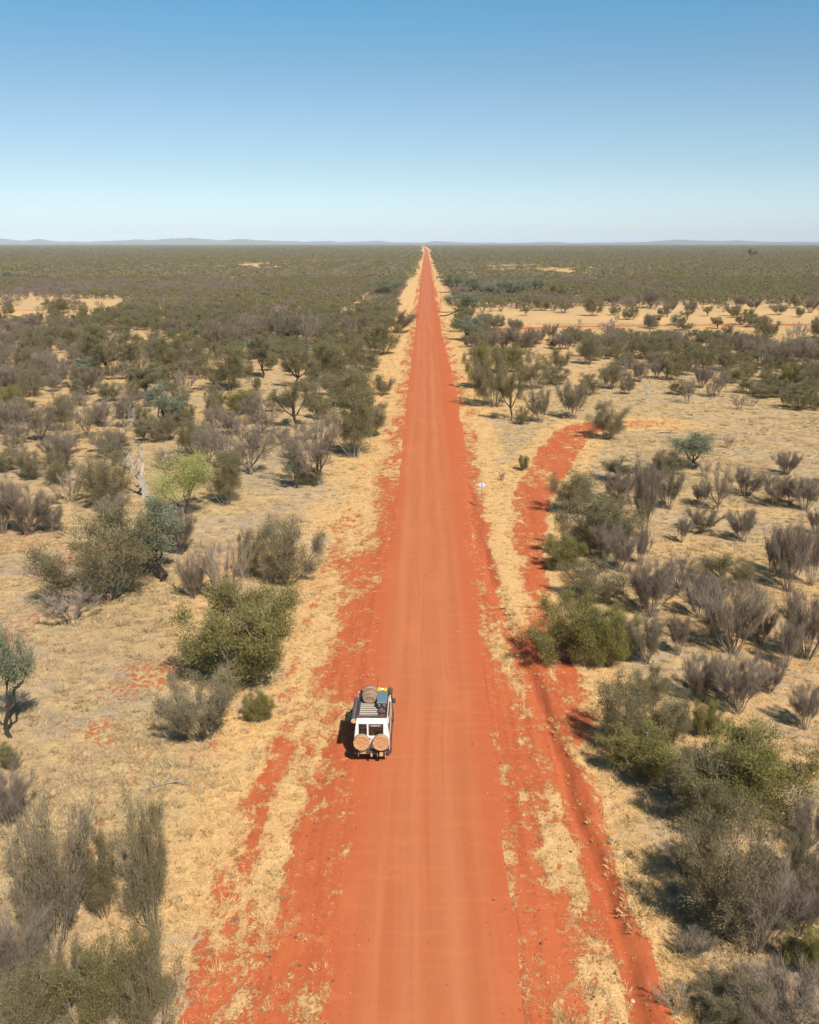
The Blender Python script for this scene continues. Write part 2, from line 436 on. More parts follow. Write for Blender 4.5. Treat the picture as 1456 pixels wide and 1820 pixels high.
def leaves4(rng, C, D, L, W):
    """leaf as a diamond of two triangles"""
    n = len(C); side = nrm(np.cross(D, rng.normal(size=(n, 3))))
    V = np.stack([C, C + D * L[:, None] * .45 + side * W[:, None] / 2, C + D * L[:, None], C + D * L[:, None] * .45 - side * W[:, None] / 2], 1).reshape(-1, 3)
    b = np.arange(n)[:, None] * 4; F = np.stack([b + [[0, 1, 2]], b + [[0, 2, 3]]], 1).reshape(-1, 3); return V, F

STY = dict(
 # r crown radius, h height, n1 n2 n3 branching, fork height share, lo crown floor share, leaf count per tip ...
 M=dict(r=2.0, h=3.6, n=(9, 8, 6), fork=.04, lo=.30, leaf=(60, .105, .026, .13), twig=(3, .32, .013), mat=('mulga', 'grey'), br=.05, spread=1.0, t0=.30),
 N=dict(r=2.0, h=3.4, n=(10, 8, 6), fork=.03, lo=.18, leaf=(42, .105, .025, .14), twig=(6, .42, .013), mat=('mulga', 'twig'), br=.045, spread=1.05, t0=.25),
 G=dict(r=2.0, h=2.9, n=(9, 9, 6), fork=.03, lo=.08, leaf=(80, .105, .027, .13), twig=(2, .32, .013), mat=('green', 'grey'), br=.045, spread=1.1, t0=.2),
 T=dict(r=2.2, h=4.4, n=(5, 8, 7), fork=.28, lo=.42, leaf=(48, .11, .027, .14), twig=(3, .35, .018), mat=('mulga', 'dark'), br=.09, spread=1.0, t0=.35),
 C=dict(r=2.0, h=4.2, n=(4, 6, 4), fork=.26, lo=.36, leaf=(110, .12, .045, .20), twig=(1, .3, .018), mat=('blue', 'dark'), br=.10, spread=1.0, t0=.40, crook=.20),
 Y=dict(r=2.6, h=4.6, n=(6, 7, 5), fork=.22, lo=.34, leaf=(90, .12, .036, .22), twig=(1, .3, .018), mat=('yellow', 'grey'), br=.10, spread=1.0, t0=.35, crook=.12),
 O=dict(r=1.5, h=4.8, n=(5, 8, 5), fork=.22, lo=.30, leaf=(70, .12, .032, .18), twig=(2, .3, .018), mat=('brown', 'dark'), br=.08, spread=.9, t0=.30),
 B=dict(r=1.7, h=3.2, n=(20, 6, 5), fork=.02, lo=.35, leaf=(0, .1, .03, .1), twig=(12, .60, .010), mat=('mulga', 'twig'), br=.024, spread=.9, t0=.30, vase=1),
 R=dict(r=2.2, h=3.8, n=(8, 9, 7), fork=.14, lo=.30, leaf=(0, .1, .03, .1), twig=(15, .45, .010), mat=('mulga', 'twig'), br=.06, spread=1.0, t0=.25),
 K=dict(r=1.8, h=3.2, n=(11, 8, 6), fork=.04, lo=.28, leaf=(12, .11, .026, .15), twig=(12, .45, .011), mat=('mulga', 'twig'), br=.032, spread=1.0, t0=.28, vase=1),
 S=dict(r=1.3, h=1.9, n=(10, 5, 4), fork=.02, lo=.35, leaf=(0, .1, .03, .1), twig=(6, .42, .016), mat=('mulga', 'tan'), br=.03, spread=1.0, t0=.25, vase=1),
 F=dict(far=0), H=dict(far=1), J=dict(far=2),
 D=dict(r=1.6, h=4.2, n=(3, 4, 3), fork=.34, lo=.35, leaf=(0, .1, .03, .1), twig=(2, .40, .03), mat=('mulga', 'pale'), br=.13, spread=1.0, t0=.45, crook=.16),
)

def grow_far(style, seed):
    """rounded crown of outward facing leaf sprays over a few stems, for plants seen from hundreds of metres"""
    rng = np.random.default_rng(4000 + seed * 7 + ord(style)); bare = style == 'H'; r, h = 2.0, 3.4
    nl = 15; a = rng.uniform(0, 6.28, nl); u = np.sqrt(rng.uniform(.0, .62, nl)) * r; lc = np.stack([np.cos(a) * u, np.sin(a) * u, h * (.66 - .26 * (u / r) ** 2) + rng.normal(size=nl) * .15], 1)
    lr = rng.uniform(.55, .85, nl); k = 40; Cs, Ns = [], []
    for i in range(nl):
        d = nrm(rng.normal(size=(k, 3))); d[:, 2] = np.abs(d[:, 2]) * 1.1 - .25; d = nrm(d)
        Cs.append(lc[i] + d * lr[i] * [1, 1, .85] * rng.uniform(.75, 1.05, (k, 1))); Ns.append(d)
    C = np.concatenate(Cs); Nn = np.concatenate(Ns); n = len(C)
    Nn = nrm(Nn + rng.normal(size=(n, 3)) * .35); D = nrm(np.cross(Nn, rng.normal(size=(n, 3)))); S = np.cross(Nn, D)
    if bare: D = nrm(nrm(C - [0, 0, .2]) + rng.normal(size=(n, 3)) * .25); S = nrm(np.cross(D, rng.normal(size=(n, 3))))
    L = rng.uniform(.18, .36, n) * (1.7 if bare else 1); W = rng.uniform(.10, .20, n) * (.34 if bare else 1)
    V = np.stack([C - D * L[:, None] * .5, C + S * W[:, None] * .5, C + D * L[:, None] * .5, C - S * W[:, None] * .5], 1).reshape(-1, 3)
    b = np.arange(n)[:, None] * 4; F = np.stack([b + [[0, 1, 2]], b + [[0, 2, 3]]], 1).reshape(-1, 3)
    A = np.zeros((14, 3)); A[:, 2] = -.1; B = lc[rng.integers(0, nl, 14)] + rng.normal(size=(14, 3)) * .3
    M = A * .4 + B * .6; M[:, 2] *= .75
    SV, SF = tubes(np.concatenate([A, M]), np.concatenate([M, B]), np.full(28, .045), np.full(28, .03), 3)
    lm = (LEAF['mulga'], BARK['twig'], LEAF['green'])[STY[style]['far']]
    tf = np.repeat(np.repeat(rng.uniform(0, .35, nl), k) + rng.uniform(0, .65, n), 2)
    whole = mesh_np('plant', np.concatenate([SV, V]), np.concatenate([SF, F + len(SV)]), [BARK['grey'], lm], midx=np.concatenate([np.zeros(len(SF)), np.ones(len(F))]),
                    attrs={'tint': ('FACE', np.concatenate([np.full(len(SF), .5), tf]))})
    return dict(branch=None, foliage=None, whole=whole, top=C[:, 2].max(), rad=np.percentile(np.hypot(C[:, 0], C[:, 1]), 96), cloud=C)

def grow(style, seed):
    if 'far' in STY[style]: return grow_far(style, seed)
    s = STY[style]; rng = np.random.default_rng(seed * 97 + sum(map(ord, style)) * 13)
    r, h = s['r'], s['h']; n1, n2, n3 = s['n']; crook = s.get('crook', .06)
    A, B, RA, RB = [], [], [], []
    def seg(p, q, a, b): A.append(p); B.append(q); RA.append(a); RB.append(b)
    root = np.array([0, 0, -.12]); fork = np.array([rng.normal() * .1, rng.normal() * .1, s['fork'] * h])
    base = []
    if s['fork'] > .1:
        mid = (root + fork) / 2 + np.array([rng.normal() * .12, rng.normal() * .12, 0]) * (1 + crook * 4)
        seg(root, mid, s['br'] * 1.7, s['br'] * 1.5); seg(mid, fork, s['br'] * 1.5, s['br'] * 1.3)
    # lopsided outline: a few lobes
    ph = rng.uniform(0, 2 * math.pi, 4); am = rng.uniform(.05, .22, 4)
    def rim(a): return 1 + sum(am[k] * math.cos((k + 1) * a + ph[k]) for k in range(4)) * .7
    tips3 = []; dirs3 = []
    for i in range(n1):
        a = 2 * math.pi * (i + rng.uniform(-.35, .35)) / n1; u = math.sqrt(rng.uniform(.08, 1)) if i else .1
        if s.get('vase'): u = rng.uniform(.35, 1.0)
        rr = r * u * rim(a) * s['spread'] * .86
        zt = h * (s['lo'] + (1 - s['lo']) * math.sqrt(max(0, 1 - (u * .88) ** 2))) * rng.uniform(.86, 1.0)
        if s.get('vase'): zt = h * rng.uniform(.75, .98) * (1 - .22 * u)
        T = np.array([math.cos(a) * rr, math.sin(a) * rr, zt])
        st = fork if s['fork'] > .1 else np.array([math.cos(a) * .12, math.sin(a) * .12, -.1]) + rng.normal(size=3) * [.05, .05, 0]
        cf = (.42 if s.get('vase') else .62)
        ctl = st + (T - st) * [cf, cf, .30 if not s.get('vase') else .42] + rng.normal(size=3) * r * crook
        ts = np.linspace(0, 1, 7); pts = [(1 - t) ** 2 * st + 2 * t * (1 - t) * ctl + t * t * T + (rng.normal(size=3) * r * crook * .25 if 0 < t < 1 else 0) for t in ts]
        r1 = s['br'] * rng.uniform(.75, 1.1)
        for k in range(6): seg(pts[k], pts[k + 1], r1 * (1 - ts[k] * .75), r1 * (1 - ts[k + 1] * .75))
        for j in range(n2):
            t = s['t0'] + (1 - s['t0']) * (j + rng.uniform(0, 1)) / n2; f = t * 6; k = min(5, int(f)); p = pts[k] + (pts[k + 1] - pts[k]) * (f - k)
            tan = nrm(pts[k + 1] - pts[k]); out = nrm(np.array([p[0], p[1], 0]) + 1e-6) * .5 + rng.normal(size=3) * .75
            dd = nrm(tan * (1.3 if s.get('vase') else .65) + nrm(out) * (.42 if s.get('vase') else .8) + np.array([0, 0, .30]))
            L2 = r * rng.uniform(.28, .50) * (1.15 - .35 * t)
            q = p + dd * L2; q2 = p + dd * L2 * .5 + rng.normal(size=3) * L2 * .08
            q[2] = max(q[2], .15)
            r2 = r1 * .34
            seg(p, q2, r2, r2 * .75); seg(q2, q, r2 * .75, r2 * .4)
            for m in range(n3):
                tt = rng.uniform(.25, 1); p3 = p + (q - p) * tt
                d3 = nrm(dd * (1.2 if s.get('vase') else .8) + rng.normal(size=3) * (.4 if s.get('vase') else .6) + np.array([0, 0, .35])); L3 = r * rng.uniform(.10, .20)
                q3 = p3 + d3 * L3; seg(p3, q3, r2 * .38, r2 * .2); tips3.append(q3); dirs3.append(d3)
    V, F = tubes(np.array(A), np.array(B), np.array(RA), np.array(RB), 3)
    T3 = np.array(tips3); D3 = np.array(dirs3)
    tb = np.repeat(rng.uniform(0, 1, len(A)), 6)
    nt_, tl, tw = s['twig']
    if nt_:
        C = np.repeat(T3, nt_, 0) + rng.normal(size=(len(T3) * nt_, 3)) * r * .035
        Dd = nrm(np.repeat(D3, nt_, 0) * (1.2 if s.get('vase') else .9) + rng.normal(size=C.shape) * (.30 if s.get('vase') else .42) + np.array([0, 0, .25]))
        V2, F2 = blades(rng, C - Dd * .1, Dd, tl * rng.uniform(.5, 1.2, len(C)), np.full(len(C), tw))
        V, F, tb = np.concatenate([V, V2]), np.concatenate([F, F2 + len(V)]), np.concatenate([tb, rng.uniform(.3, 1, len(F2))])
    nb = len(F); nl, ll, lw, ls = s['leaf']
    if nl:
        keep = rng.uniform(size=len(T3)) < .93
        base = np.repeat(T3[keep], nl, 0); dir_ = np.repeat(D3[keep], nl, 0)
        off = rng.normal(size=base.shape) * r * ls * .5
        C = base + off; Dl = nrm(dir_ * .7 + nrm(off) * .4 + rng.normal(size=C.shape) * .55 + np.array([0, 0, .45]))
        C[:, 2] = np.maximum(C[:, 2], .1)
        f = leaves4 if style in 'CYO' else blades
        W = np.full(len(C), lw) * rng.uniform(.7, 1.3, len(C))
        LV, LF = f(rng, C, Dl, ll * rng.uniform(.6, 1.3, len(C)), W)
        per = 2 if f is leaves4 else 1
        ct = np.repeat(np.repeat(rng.uniform(0, 1, len(T3))[keep], nl) * .5 + rng.uniform(0, .5, len(C)), per)
    else:
        LV = np.zeros((0, 3)); LF = np.zeros((0, 3), int); ct = np.zeros(0)
    cloud = np.concatenate([T3, T3 + D3 * .35])
    top = max(V[:, 2].max(), LV[:, 2].max() if len(LV) else 0)
    rad = np.percentile(np.hypot(T3[:, 0], T3[:, 1]), 92) + .12
    lm, bm = LEAF[s['mat'][0]], BARK[s['mat'][1]]
    branch = mesh_np('branches', V, F, [bm], attrs={'tint': ('FACE', tb)})
    foliage = mesh_np('foliage', LV, LF, [lm], attrs={'tint': ('FACE', ct)}) if len(LV) else None
    AV = np.concatenate([V, LV]); AF = np.concatenate([F, LF + len(V)]) if len(LV) else F
    whole = mesh_np('plant', AV, AF, [bm, lm], midx=np.concatenate([np.zeros(len(F)), np.ones(len(LF))]), attrs={'tint': ('FACE', np.concatenate([tb, ct]))})
    return dict(branch=branch, foliage=foliage, whole=whole, top=top, rad=rad, cloud=cloud)

NV = dict(M=6, N=5, G=4, T=3, C=4, Y=1, O=2, B=8, R=7, K=5, S=4, D=3, F=6, H=5, J=3)
PLANT = {k: [grow(k, i) for i in range(n)] for k, n in NV.items()}
NAME = dict(M='shrub', N='shrub', G='bush', T='tree', C='blue_green_tree', Y='yellow_green_tree', O='slender_tree', B='bare_shrub', R='leafless_tree', K='twiggy_shrub', S='dry_bush', D='dead_tree', F='shrub', H='bare_shrub', J='bush')
CAT = dict(M='shrub', N='shrub', G='bush', T='tree', C='tree', Y='tree', O='tree', B='shrub', R='tree', K='shrub', S='bush', D='dead tree', F='shrub', H='shrub', J='bush')
WORD = dict(M='olive green domed shrub', N='grey-green twiggy shrub', G='bright green leafy bush', T='dark-trunked olive tree', C='blue-green tree',
            Y='yellow-green tree', O='slender brown-olive tree', B='bare grey fan-shaped shrub', R='leafless grey rounded tree', K='thin-leaved grey shrub', S='small bare brown bush', D='dead pale tree', F='olive green domed shrub', H='leafless grey shrub', J='green leafy bush')
GROUP = dict(M='olive shrubs of the dry plain', N='olive shrubs of the dry plain', G='bright green bushes', T='olive trees with trunks', C='blue-green trees', Y='yellow-green tree', O='slender brown-olive trees',
             B='bare fan-shaped shrubs', R='leafless rounded trees', K='grey half-bare shrubs', S='small bare brown bushes', D='dead pale trees', F='olive shrubs of the dry plain', H='bare grey shrubs of the dry plain', J='bright green bushes')
prng = random.Random(5)
ITEMS = []            # every placed plant: dict(x, y, r, style, obj)

def plant(x, y, wd, ht, style, parts=True, variant=None, apparent=None):
    v = PLANT[style][prng.randrange(NV[style]) if variant is None else variant]
    z = float(relief(x, y)); sx = wd / 2 / v['rad']; sz = ht / v['top']; turn = prng.uniform(0, 6.28)
    if apparent:      # match the outline seen from the camera: width and height of the crown
        C = v['cloud']; a = turn - math.atan2(-(x - CAM.x), y - CAM.y)
        X = C[:, 0] * math.cos(a) - C[:, 1] * math.sin(a); Y = C[:, 0] * math.sin(a) + C[:, 1] * math.cos(a)
        lo, hi = np.percentile(X, (3, 97)); sx = wd / (hi - lo)
        e = math.atan2(CAM.z, math.hypot(x, y)); sz = .3
        for _ in range(40):
            if np.percentile(C[:, 2] * sz * math.cos(e) + Y * sx * math.sin(e), 96) >= apparent: break
            sz *= 1.06
    name = NAME[style]
    if parts:
        o = bpy.data.objects.new(name, None); o.empty_display_size = .3
        kids = [('trunk' if style in 'TCYORD' else 'stems', v['branch']), ('crown', v['foliage'])]
    else:
        o = bpy.data.objects.new(name, v['whole']); kids = []
    put(o, cat=CAT[style], group=GROUP[style])
    o.location = (x, y, z); o.rotation_euler = (prng.gauss(0, .05), prng.gauss(0, .05), turn); o.scale = (sx, sx, sz)
    for n, me in kids:
        if me is not None: put(bpy.data.objects.new(n, me), parent=o)
    ITEMS.append(dict(x=x, y=y, r=wd / 2, h=ht, s=style, o=o, px=None))
    return o

# pixel of the base, width and height in the photograph, kind
CATALOG = """
110 1800 110 110 K
175 1858 125 165 M
265 1850 100 175 N
60 1860 110 130 N
100 1690 130 225 K
185 1632 60 135 N
272 1650 75 185 N
15 1760 110 120 B
15 1468 70 95 B
5 1362 45 26 G
22 1312 95 165 C
463 1281 48 50 G
368 1312 125 115 K
345 1192 36 45 C
438 1203 180 150 G
508 1040 110 112 N
441 1027 38 80 N
343 1064 48 72 B
396 1068 88 105 S
192 1064 185 142 M
262 1015 55 65 N
284 1033 95 132 C
322 985 55 70 B
128 1105 100 62 S
332 918 88 104 Y
404 898 70 90 M
256 884 54 96 D
199 903 85 92 N
206 925 50 42 B
126 893 60 55 S
57 853 42 45 N
117 840 36 60 R
204 818 62 60 R
372 832 50 72 R
443 845 76 92 R
345 812 56 62 M
402 815 25 45 R
566 862 106 106 R
525 868 30 60 C
549 863 42 32 N
630 812 88 112 M
408 694 76 72 M
467 672 34 78 O
530 688 58 58 T
559 692 26 48 N
583 682 56 66 M
641 664 58 56 M
680 630 52 58 M
706 592 56 36 K
591 612 28 28 M
572 606 30 36 N
550 614 36 50 R
528 610 34 48 R
498 606 34 50 R
618 602 28 40 R
472 606 32 46 R
448 603 34 42 R
410 622 42 44 R
384 620 36 40 R
525 762 70 78 T
566 745 42 42 M
622 722 84 60 M
675 702 45 32 N
432 737 52 40 G
457 752 56 54 R
384 737 34 48 N
457 695 14 22 G
660 775 60 55 N
288 766 66 78 C
262 706 54 56 O
328 700 40 42 S
296 660 56 62 M
275 632 22 42 R
354 658 34 44 N
190 664 98 68 T
150 704 48 50 K
155 668 40 30 C
110 692 30 52 R
73 785 52 62 R
108 767 44 62 N
155 780 40 62 R
190 760 44 48 R
222 762 40 52 R
230 764 22 46 D
25 775 50 62 B
18 702 46 46 B
55 705 40 42 N
85 668 46 36 B
40 655 48 34 M
20 738 44 44 G
48 950 76 80 B
90 946 42 45 B
5 948 60 90 B
12 838 44 34 N
38 752 34 40 N
240 640 36 34 N
225 668 30 30 S
300 600 26 30 R
130 620 50 34 M
100 612 42 32 M
170 612 44 30 M
60 620 44 32 M
205 620 34 30 R
830 605 44 38 C
815 590 28 24 M
862 632 40 40 K
895 628 44 42 R
926 630 50 42 B
850 642 30 30 N
848 690 46 70 G
878 722 62 90 N
908 748 46 80 T
928 754 28 30 N
900 662 50 44 G
944 692 58 62 N
984 684 42 30 M
990 658 46 34 N
962 751 40 54 K
1018 745 50 62 K
1046 702 38 34 M
1077 780 60 58 N
1048 648 36 48 N
1087 692 34 48 N
1107 690 28 48 R
1136 679 25 36 B
980 606 22 28 K
1023 602 18 24 R
1085 606 32 34 R
1090 630 46 40 R
1112 636 34 36 N
960 612 24 28 K
996 622 22 28 B
1008 621 20 24 B
942 618 30 26 N
1155 592 12 32 B
1222 602 22 16 S
1358 604 38 38 M
1405 605 20 22 S
1419 604 26 30 S
1450 602 24 34 M
1153 638 46 38 M
1197 626 22 32 B
1130 622 22 22 N
1262 622 18 22 R
1291 629 36 26 M
1315 637 20 42 B
1342 642 40 38 R
1187 675 42 44 M
1222 645 34 36 M
1252 662 42 44 M
1287 658 42 40 M
1222 668 26 36 M
1247 690 28 34 B
1276 706 36 50 R
1262 706 22 26 S
1222 718 24 46 S
1151 717 22 50 D
1138 680 24 34 R
1166 674 24 30 B
1313 728 32 28 S
1338 722 20 14 S
1368 700 28 34 M
1326 660 24 18 K
1362 657 20 26 B
1420 728 46 42 M
1396 724 22 26 B
1390 652 44 44 B
1420 645 44 42 B
1447 655 44 46 B
1430 694 44 46 N
1404 688 30 38 G
1455 692 30 46 B
1446 728 34 34 N
1295 797 20 24 S
1227 834 60 60 C
1398 844 38 38 B
930 835 16 24 G
893 853 11 16 S
1020 912 74 66 M
1040 984 84 92 M
1098 978 84 88 M
1072 996 50 62 B
1003 1012 62 58 G
1100 1016 52 62 B
1098 892 52 50 B
1145 958 50 125 B
1187 905 50 66 K
1140 1005 26 60 B
1055 1070 110 72 N
1010 1173 130 112 G
1078 1182 86 92 G
1150 1180 56 82 K
1155 1096 78 92 B
1276 908 54 78 R
1245 898 28 38 B
1325 882 48 46 B
1380 900 46 52 B
1432 908 50 58 B
1405 895 24 34 B
1246 948 56 44 K
1211 965 22 42 B
1320 963 44 54 B
1370 1018 28 66 B
1400 1052 68 112 B
1440 1040 44 100 B
1450 950 30 40 B
1205 1058 72 70 R
1280 1044 56 58 T
1312 1048 54 52 N
1240 1098 44 72 B
1266 1080 48 54 B
1205 1166 32 66 B
1300 1162 112 122 B
1350 1142 42 60 B
1432 1172 88 108 B
1396 1186 40 78 B
1242 1246 54 76 B
1274 1228 30 60 B
1310 1268 78 98 B
1368 1232 42 56 B
1430 1296 50 74 B
1140 1382 105 92 G
1112 1330 125 118 N
1192 1322 86 86 N
1255 1312 56 58 G
1330 1455 215 150 G
1262 1480 120 130 N
1292 1662 150 185 N
1345 1692 120 140 B
1440 1738 90 80 G
1425 1570 80 90 K
1300 1790 90 55 B
1390 1835 150 110 B
1200 1790 60 45 S
1440 1500 60 70 B
1245 1560 70 80 N
1235 1700 60 45 B
1420 1660 80 90 B
1310 1830 110 80 N
1452 1640 70 90 K
1215 1620 50 40 S
1370 1610 60 70 N
1160 1250 60 60 N
1230 1400 70 70 N
50 1180 30 40 S
24 1372 30 24 K
600 690 25 30 N
120 740 30 34 K
60 590 44 30 R
20 598 40 30 R
110 592 46 28 R
16 556 20 22 R
104 557 40 25 M
74 558 18 16 S
132 549 14 14 S
176 548 16 14 S
234 566 30 24 M
1053 562 32 30 M
1005 556 26 24 R
1026 544 18 18 S
960 552 26 22 M
940 548 28 24 R
1114 552 26 26 R
1186 564 12 26 B
1190 556 20 20 K
1228 558 22 20 K
1158 548 34 30 R
1092 544 24 20 K
1302 562 24 18 K
1316 548 20 20 B
1340 552 26 18 K
1385 560 28 18 K
1412 548 30 24 N
1440 556 26 24 B
1097 572 10 14 S
825 556 58 32 C
812 536 20 16 C
806 520 40 30 C
842 530 46 34 C
872 534 30 26 C
900 532 34 30 C
925 532 28 28 C
950 526 34 28 C
986 534 30 26 T
690 534 44 30 C
662 548 24 26 S
684 520 30 20 C
1334 459 16 16 T
15 500 18 16 C
""".strip().splitlines()

def d_far(p): return math.hypot(p.x, p.y)
def place_catalog():
    for ln in CATALOG:
        a = ln.split(); px, py, wp, hp = map(float, a[:4]); st = a[4]
        p = at(px, py); z = zdepth(p); wd = wp * z / FPX
        top = height_to(p, py - hp)
        ht = max(.5, top * (.90 if st in 'MNGTR' else .95))
        d = math.hypot(p.x, p.y)
        plant(p.x, p.y, max(wd, .6), ht, st, parts=d < 150, apparent=hp * z / FPX * 1.0)
        ITEMS[-1]['px'] = (px, py)
place_catalog()

# clearings on the plain, in ground coordinates
def poly(*q): return [tuple(at(*k))[:2] for k in q]
CLEAR = [
 poly((-300, 530), (230, 530), (235, 556), (160, 575), (-300, 580)),
 poly((870, 545), (1000, 550), (1060, 545), (1150, 546), (1900, 520), (1900, 592), (1350, 612), (1000, 598), (850, 575), (840, 555)),
 poly((868, 585), (1000, 592), (1050, 680), (1100, 700), (1600, 720), (1600, 860), (1180, 840), (1090, 830), (1060, 830), (1000, 855), (930, 1000), (870, 900), (850, 740)),
 poly((165, 665), (270, 700), (360, 670), (420, 690), (470, 700), (500, 725), (300, 745), (150, 725)),
 poly((400, 458), (425, 458), (425, 464), (400, 464)),
 poly((600, 582), (645, 590), (640, 612), (600, 610)),
 poly((668, 500), (690, 515), (640, 560), (600, 575), (650, 530)),
 poly((350, 640), (380, 640), (500, 650), (510, 700), (380, 690)),
]
def clear_mask(x, y):
    x = x + 16 * (fbm(x * .06, y * .06, 66, 3) - .5); y = y + 22 * (fbm(x * .07, y * .05, 67, 3) - .5)
    m = np.zeros(np.shape(x), bool)
    for P in CLEAR: m |= inside(x, y, P)
    return m
CAT_Y = 262.0      # nearer than this the catalogue rules

# ------------------------------------------------------------------ scrub between the catalogue and the distance
def scatter():
    rng = np.random.default_rng(11); out = []
    cell = 3.3; occ = {}
    def key(x, y): return (int(x // 6), int(y // 6))
    for it in ITEMS: occ.setdefault(key(it['x'], it['y']), []).append((it['x'], it['y'], it['r']))
    def free(x, y, r):
        kx, ky = key(x, y)
        for i in (-1, 0, 1):
            for j in (-1, 0, 1):
                for (a, b, c) in occ.get((kx + i, ky + j), ()):
                    if math.hypot(x - a, y - b) < (r + c) * .70: return False
        return True
    yv = 95.0
    while yv < 640:
        half = .56 * yv + 25
        for xv in np.arange(-half, half, cell):
            x = xv + rng.uniform(-1.6, 1.6); y = yv + rng.uniform(-1.6, 1.6)
            if abs(x) < 9.5 + .004 * y + 1.5 * rng.uniform(): continue
            out.append((x, y))
        yv += cell
    P = np.array(out); x, y = P[:, 0], P[:, 1]
    clump = fbm(x * .05, y * .03, 61, 3); tone = fbm(x * .028, y * .016, 62, 3)
    dens = np.interp(y, [95, 130, 160, 200, 262, 330, 640], [.24, .60, .72, .80, .85, .95, 1.0])
    inph = np.abs(x) < .43 * y           # what the photograph shows, where the catalogue already stands
    dens = np.where((y < 150) & inph, dens * .5, dens)
    dens = np.where((x > 0) & (y < 230) & inph, dens * .35, dens)
    keep = rng.uniform(size=len(P)) < dens * sm(.22, .50, clump + .16 * sm(250, 350, y))
    cm = clear_mask(x, y); keep &= ~(cm & (rng.uniform(size=len(P)) > .045))
    res = []
    for i in np.flatnonzero(keep):
        xx, yy = x[i], y[i]; t = tone[i] + rng.normal() * .09; near = yy < 330
        if t > .60: st = 'R' if rng.uniform() < .7 else 'K'
        elif t > .56: st = 'N'
        else: st = rng.choice(['M', 'N', 'T', 'M', 'M', 'G'], p=[.45, .22, .14, .12, .04, .03])
        if rng.uniform() < .018: st = 'C'
        if near and rng.uniform() < .10: st = rng.choice(['S', 'B', 'O'])
        if yy > 340: st = {'M': 'F', 'N': 'F', 'G': 'J', 'R': 'H', 'K': 'H', 'B': 'H', 'T': 'F'}.get(st, st)
        elif yy > 230 and st == 'N': st = 'M'
        wd = rng.uniform(3.4, 6.2) if st in 'MNTGFJ' else rng.uniform(3.0, 5.2)
        ht = rng.uniform(2.8, 4.4)
        if yy < 270: wd *= .80; ht *= .9
        if st == 'S': wd, ht = rng.uniform(1.5, 2.6), rng.uniform(1.2, 2.2)
        if not free(xx, yy, wd / 2): continue
        occ.setdefault(key(xx, yy), []).append((xx, yy, wd / 2))
        res.append((yy, xx, wd, ht, st))
    return sorted(res)
SCRUB = scatter()
count = {}
for it in ITEMS: count[NAME[it['s']]] = count.get(NAME[it['s']], 0) + 1
REST = []
N_CAT = len(ITEMS)
for (yy, xx, wd, ht, st) in SCRUB:
    inview = abs(xx + .18 + .017 * yy) < .445 * yy + 4
    n = count.get(NAME[st], 0)
    if inview and n < 298 and len(ITEMS) < 1100:
        plant(xx, yy, wd, ht, st, parts=yy < 150); count[NAME[st]] = n + 1
    else: REST.append((xx, yy, wd, ht, st))

# ------------------------------------------------------------------ instanced cover: one object per kind of stuff
def stuff(name, label, cat, sources, X, Y, Z, SC, ROT, IDX, tilt=None):
    """points with size, turn and source number; geometry nodes set the source meshes on them"""
    n = len(X); me = bpy.data.meshes.new(name); me.vertices.add(n)
    me.vertices.foreach_set('co', np.stack([X, Y, Z], 1).astype(np.float32).ravel())
    a = me.attributes.new('size', 'FLOAT_VECTOR', 'POINT'); a.data.foreach_set('vector', np.asarray(SC, np.float32).ravel())
    rot = np.zeros((n, 3), np.float32); rot[:, 2] = ROT
    a = me.attributes.new('turn', 'FLOAT_VECTOR', 'POINT'); a.data.foreach_set('vector', rot.ravel())
    a = me.attributes.new('source', 'INT', 'POINT'); a.data.foreach_set('value', np.asarray(IDX, np.int32))
    o = put(bpy.data.objects.new(name, me), label=label, cat=cat, kind='stuff')
    g = bpy.data.node_groups.new(name, 'GeometryNodeTree'); N, L = g.nodes, g.links
    g.interface.new_socket('Geometry', in_out='INPUT', socket_type='NodeSocketGeometry')
    g.interface.new_socket('Geometry', in_out='OUTPUT', socket_type='NodeSocketGeometry')
    gi, go, jn = N.new('NodeGroupInput'), N.new('NodeGroupOutput'), N.new('GeometryNodeJoinGeometry')
    def na(nm, t):
        x = N.new('GeometryNodeInputNamedAttribute'); x.data_type = t; x.inputs[0].default_value = nm; return x.outputs[0]
    sz, tn, ix = na('size', 'FLOAT_VECTOR'), na('turn', 'FLOAT_VECTOR'), na('source', 'INT')
    e2r = N.new('FunctionNodeEulerToRotation'); L.new(tn, e2r.inputs[0])
    for k, src in enumerate(sources):
        so = bpy.data.objects.new('source', src)
        oi = N.new('GeometryNodeObjectInfo'); oi.inputs['Object'].default_value = so; oi.inputs['As Instance'].default_value = True
        cp = N.new('FunctionNodeCompare'); cp.data_type = 'INT'; cp.operation = 'EQUAL'; L.new(ix, cp.inputs[2]); cp.inputs[3].default_value = k
        ip = N.new('GeometryNodeInstanceOnPoints'); L.new(gi.outputs[0], ip.inputs['Points']); L.new(cp.outputs[0], ip.inputs['Selection'])
        L.new(oi.outputs['Geometry'], ip.inputs['Instance']); L.new(e2r.outputs[0], ip.inputs['Rotation']); L.new(sz, ip.inputs['Scale'])
        L.new(ip.outputs[0], jn.inputs[0])
    L.new(jn.outputs[0], go.inputs[0])
    md = o.modifiers.new('scatter', 'NODES'); md.node_group = g
    return o

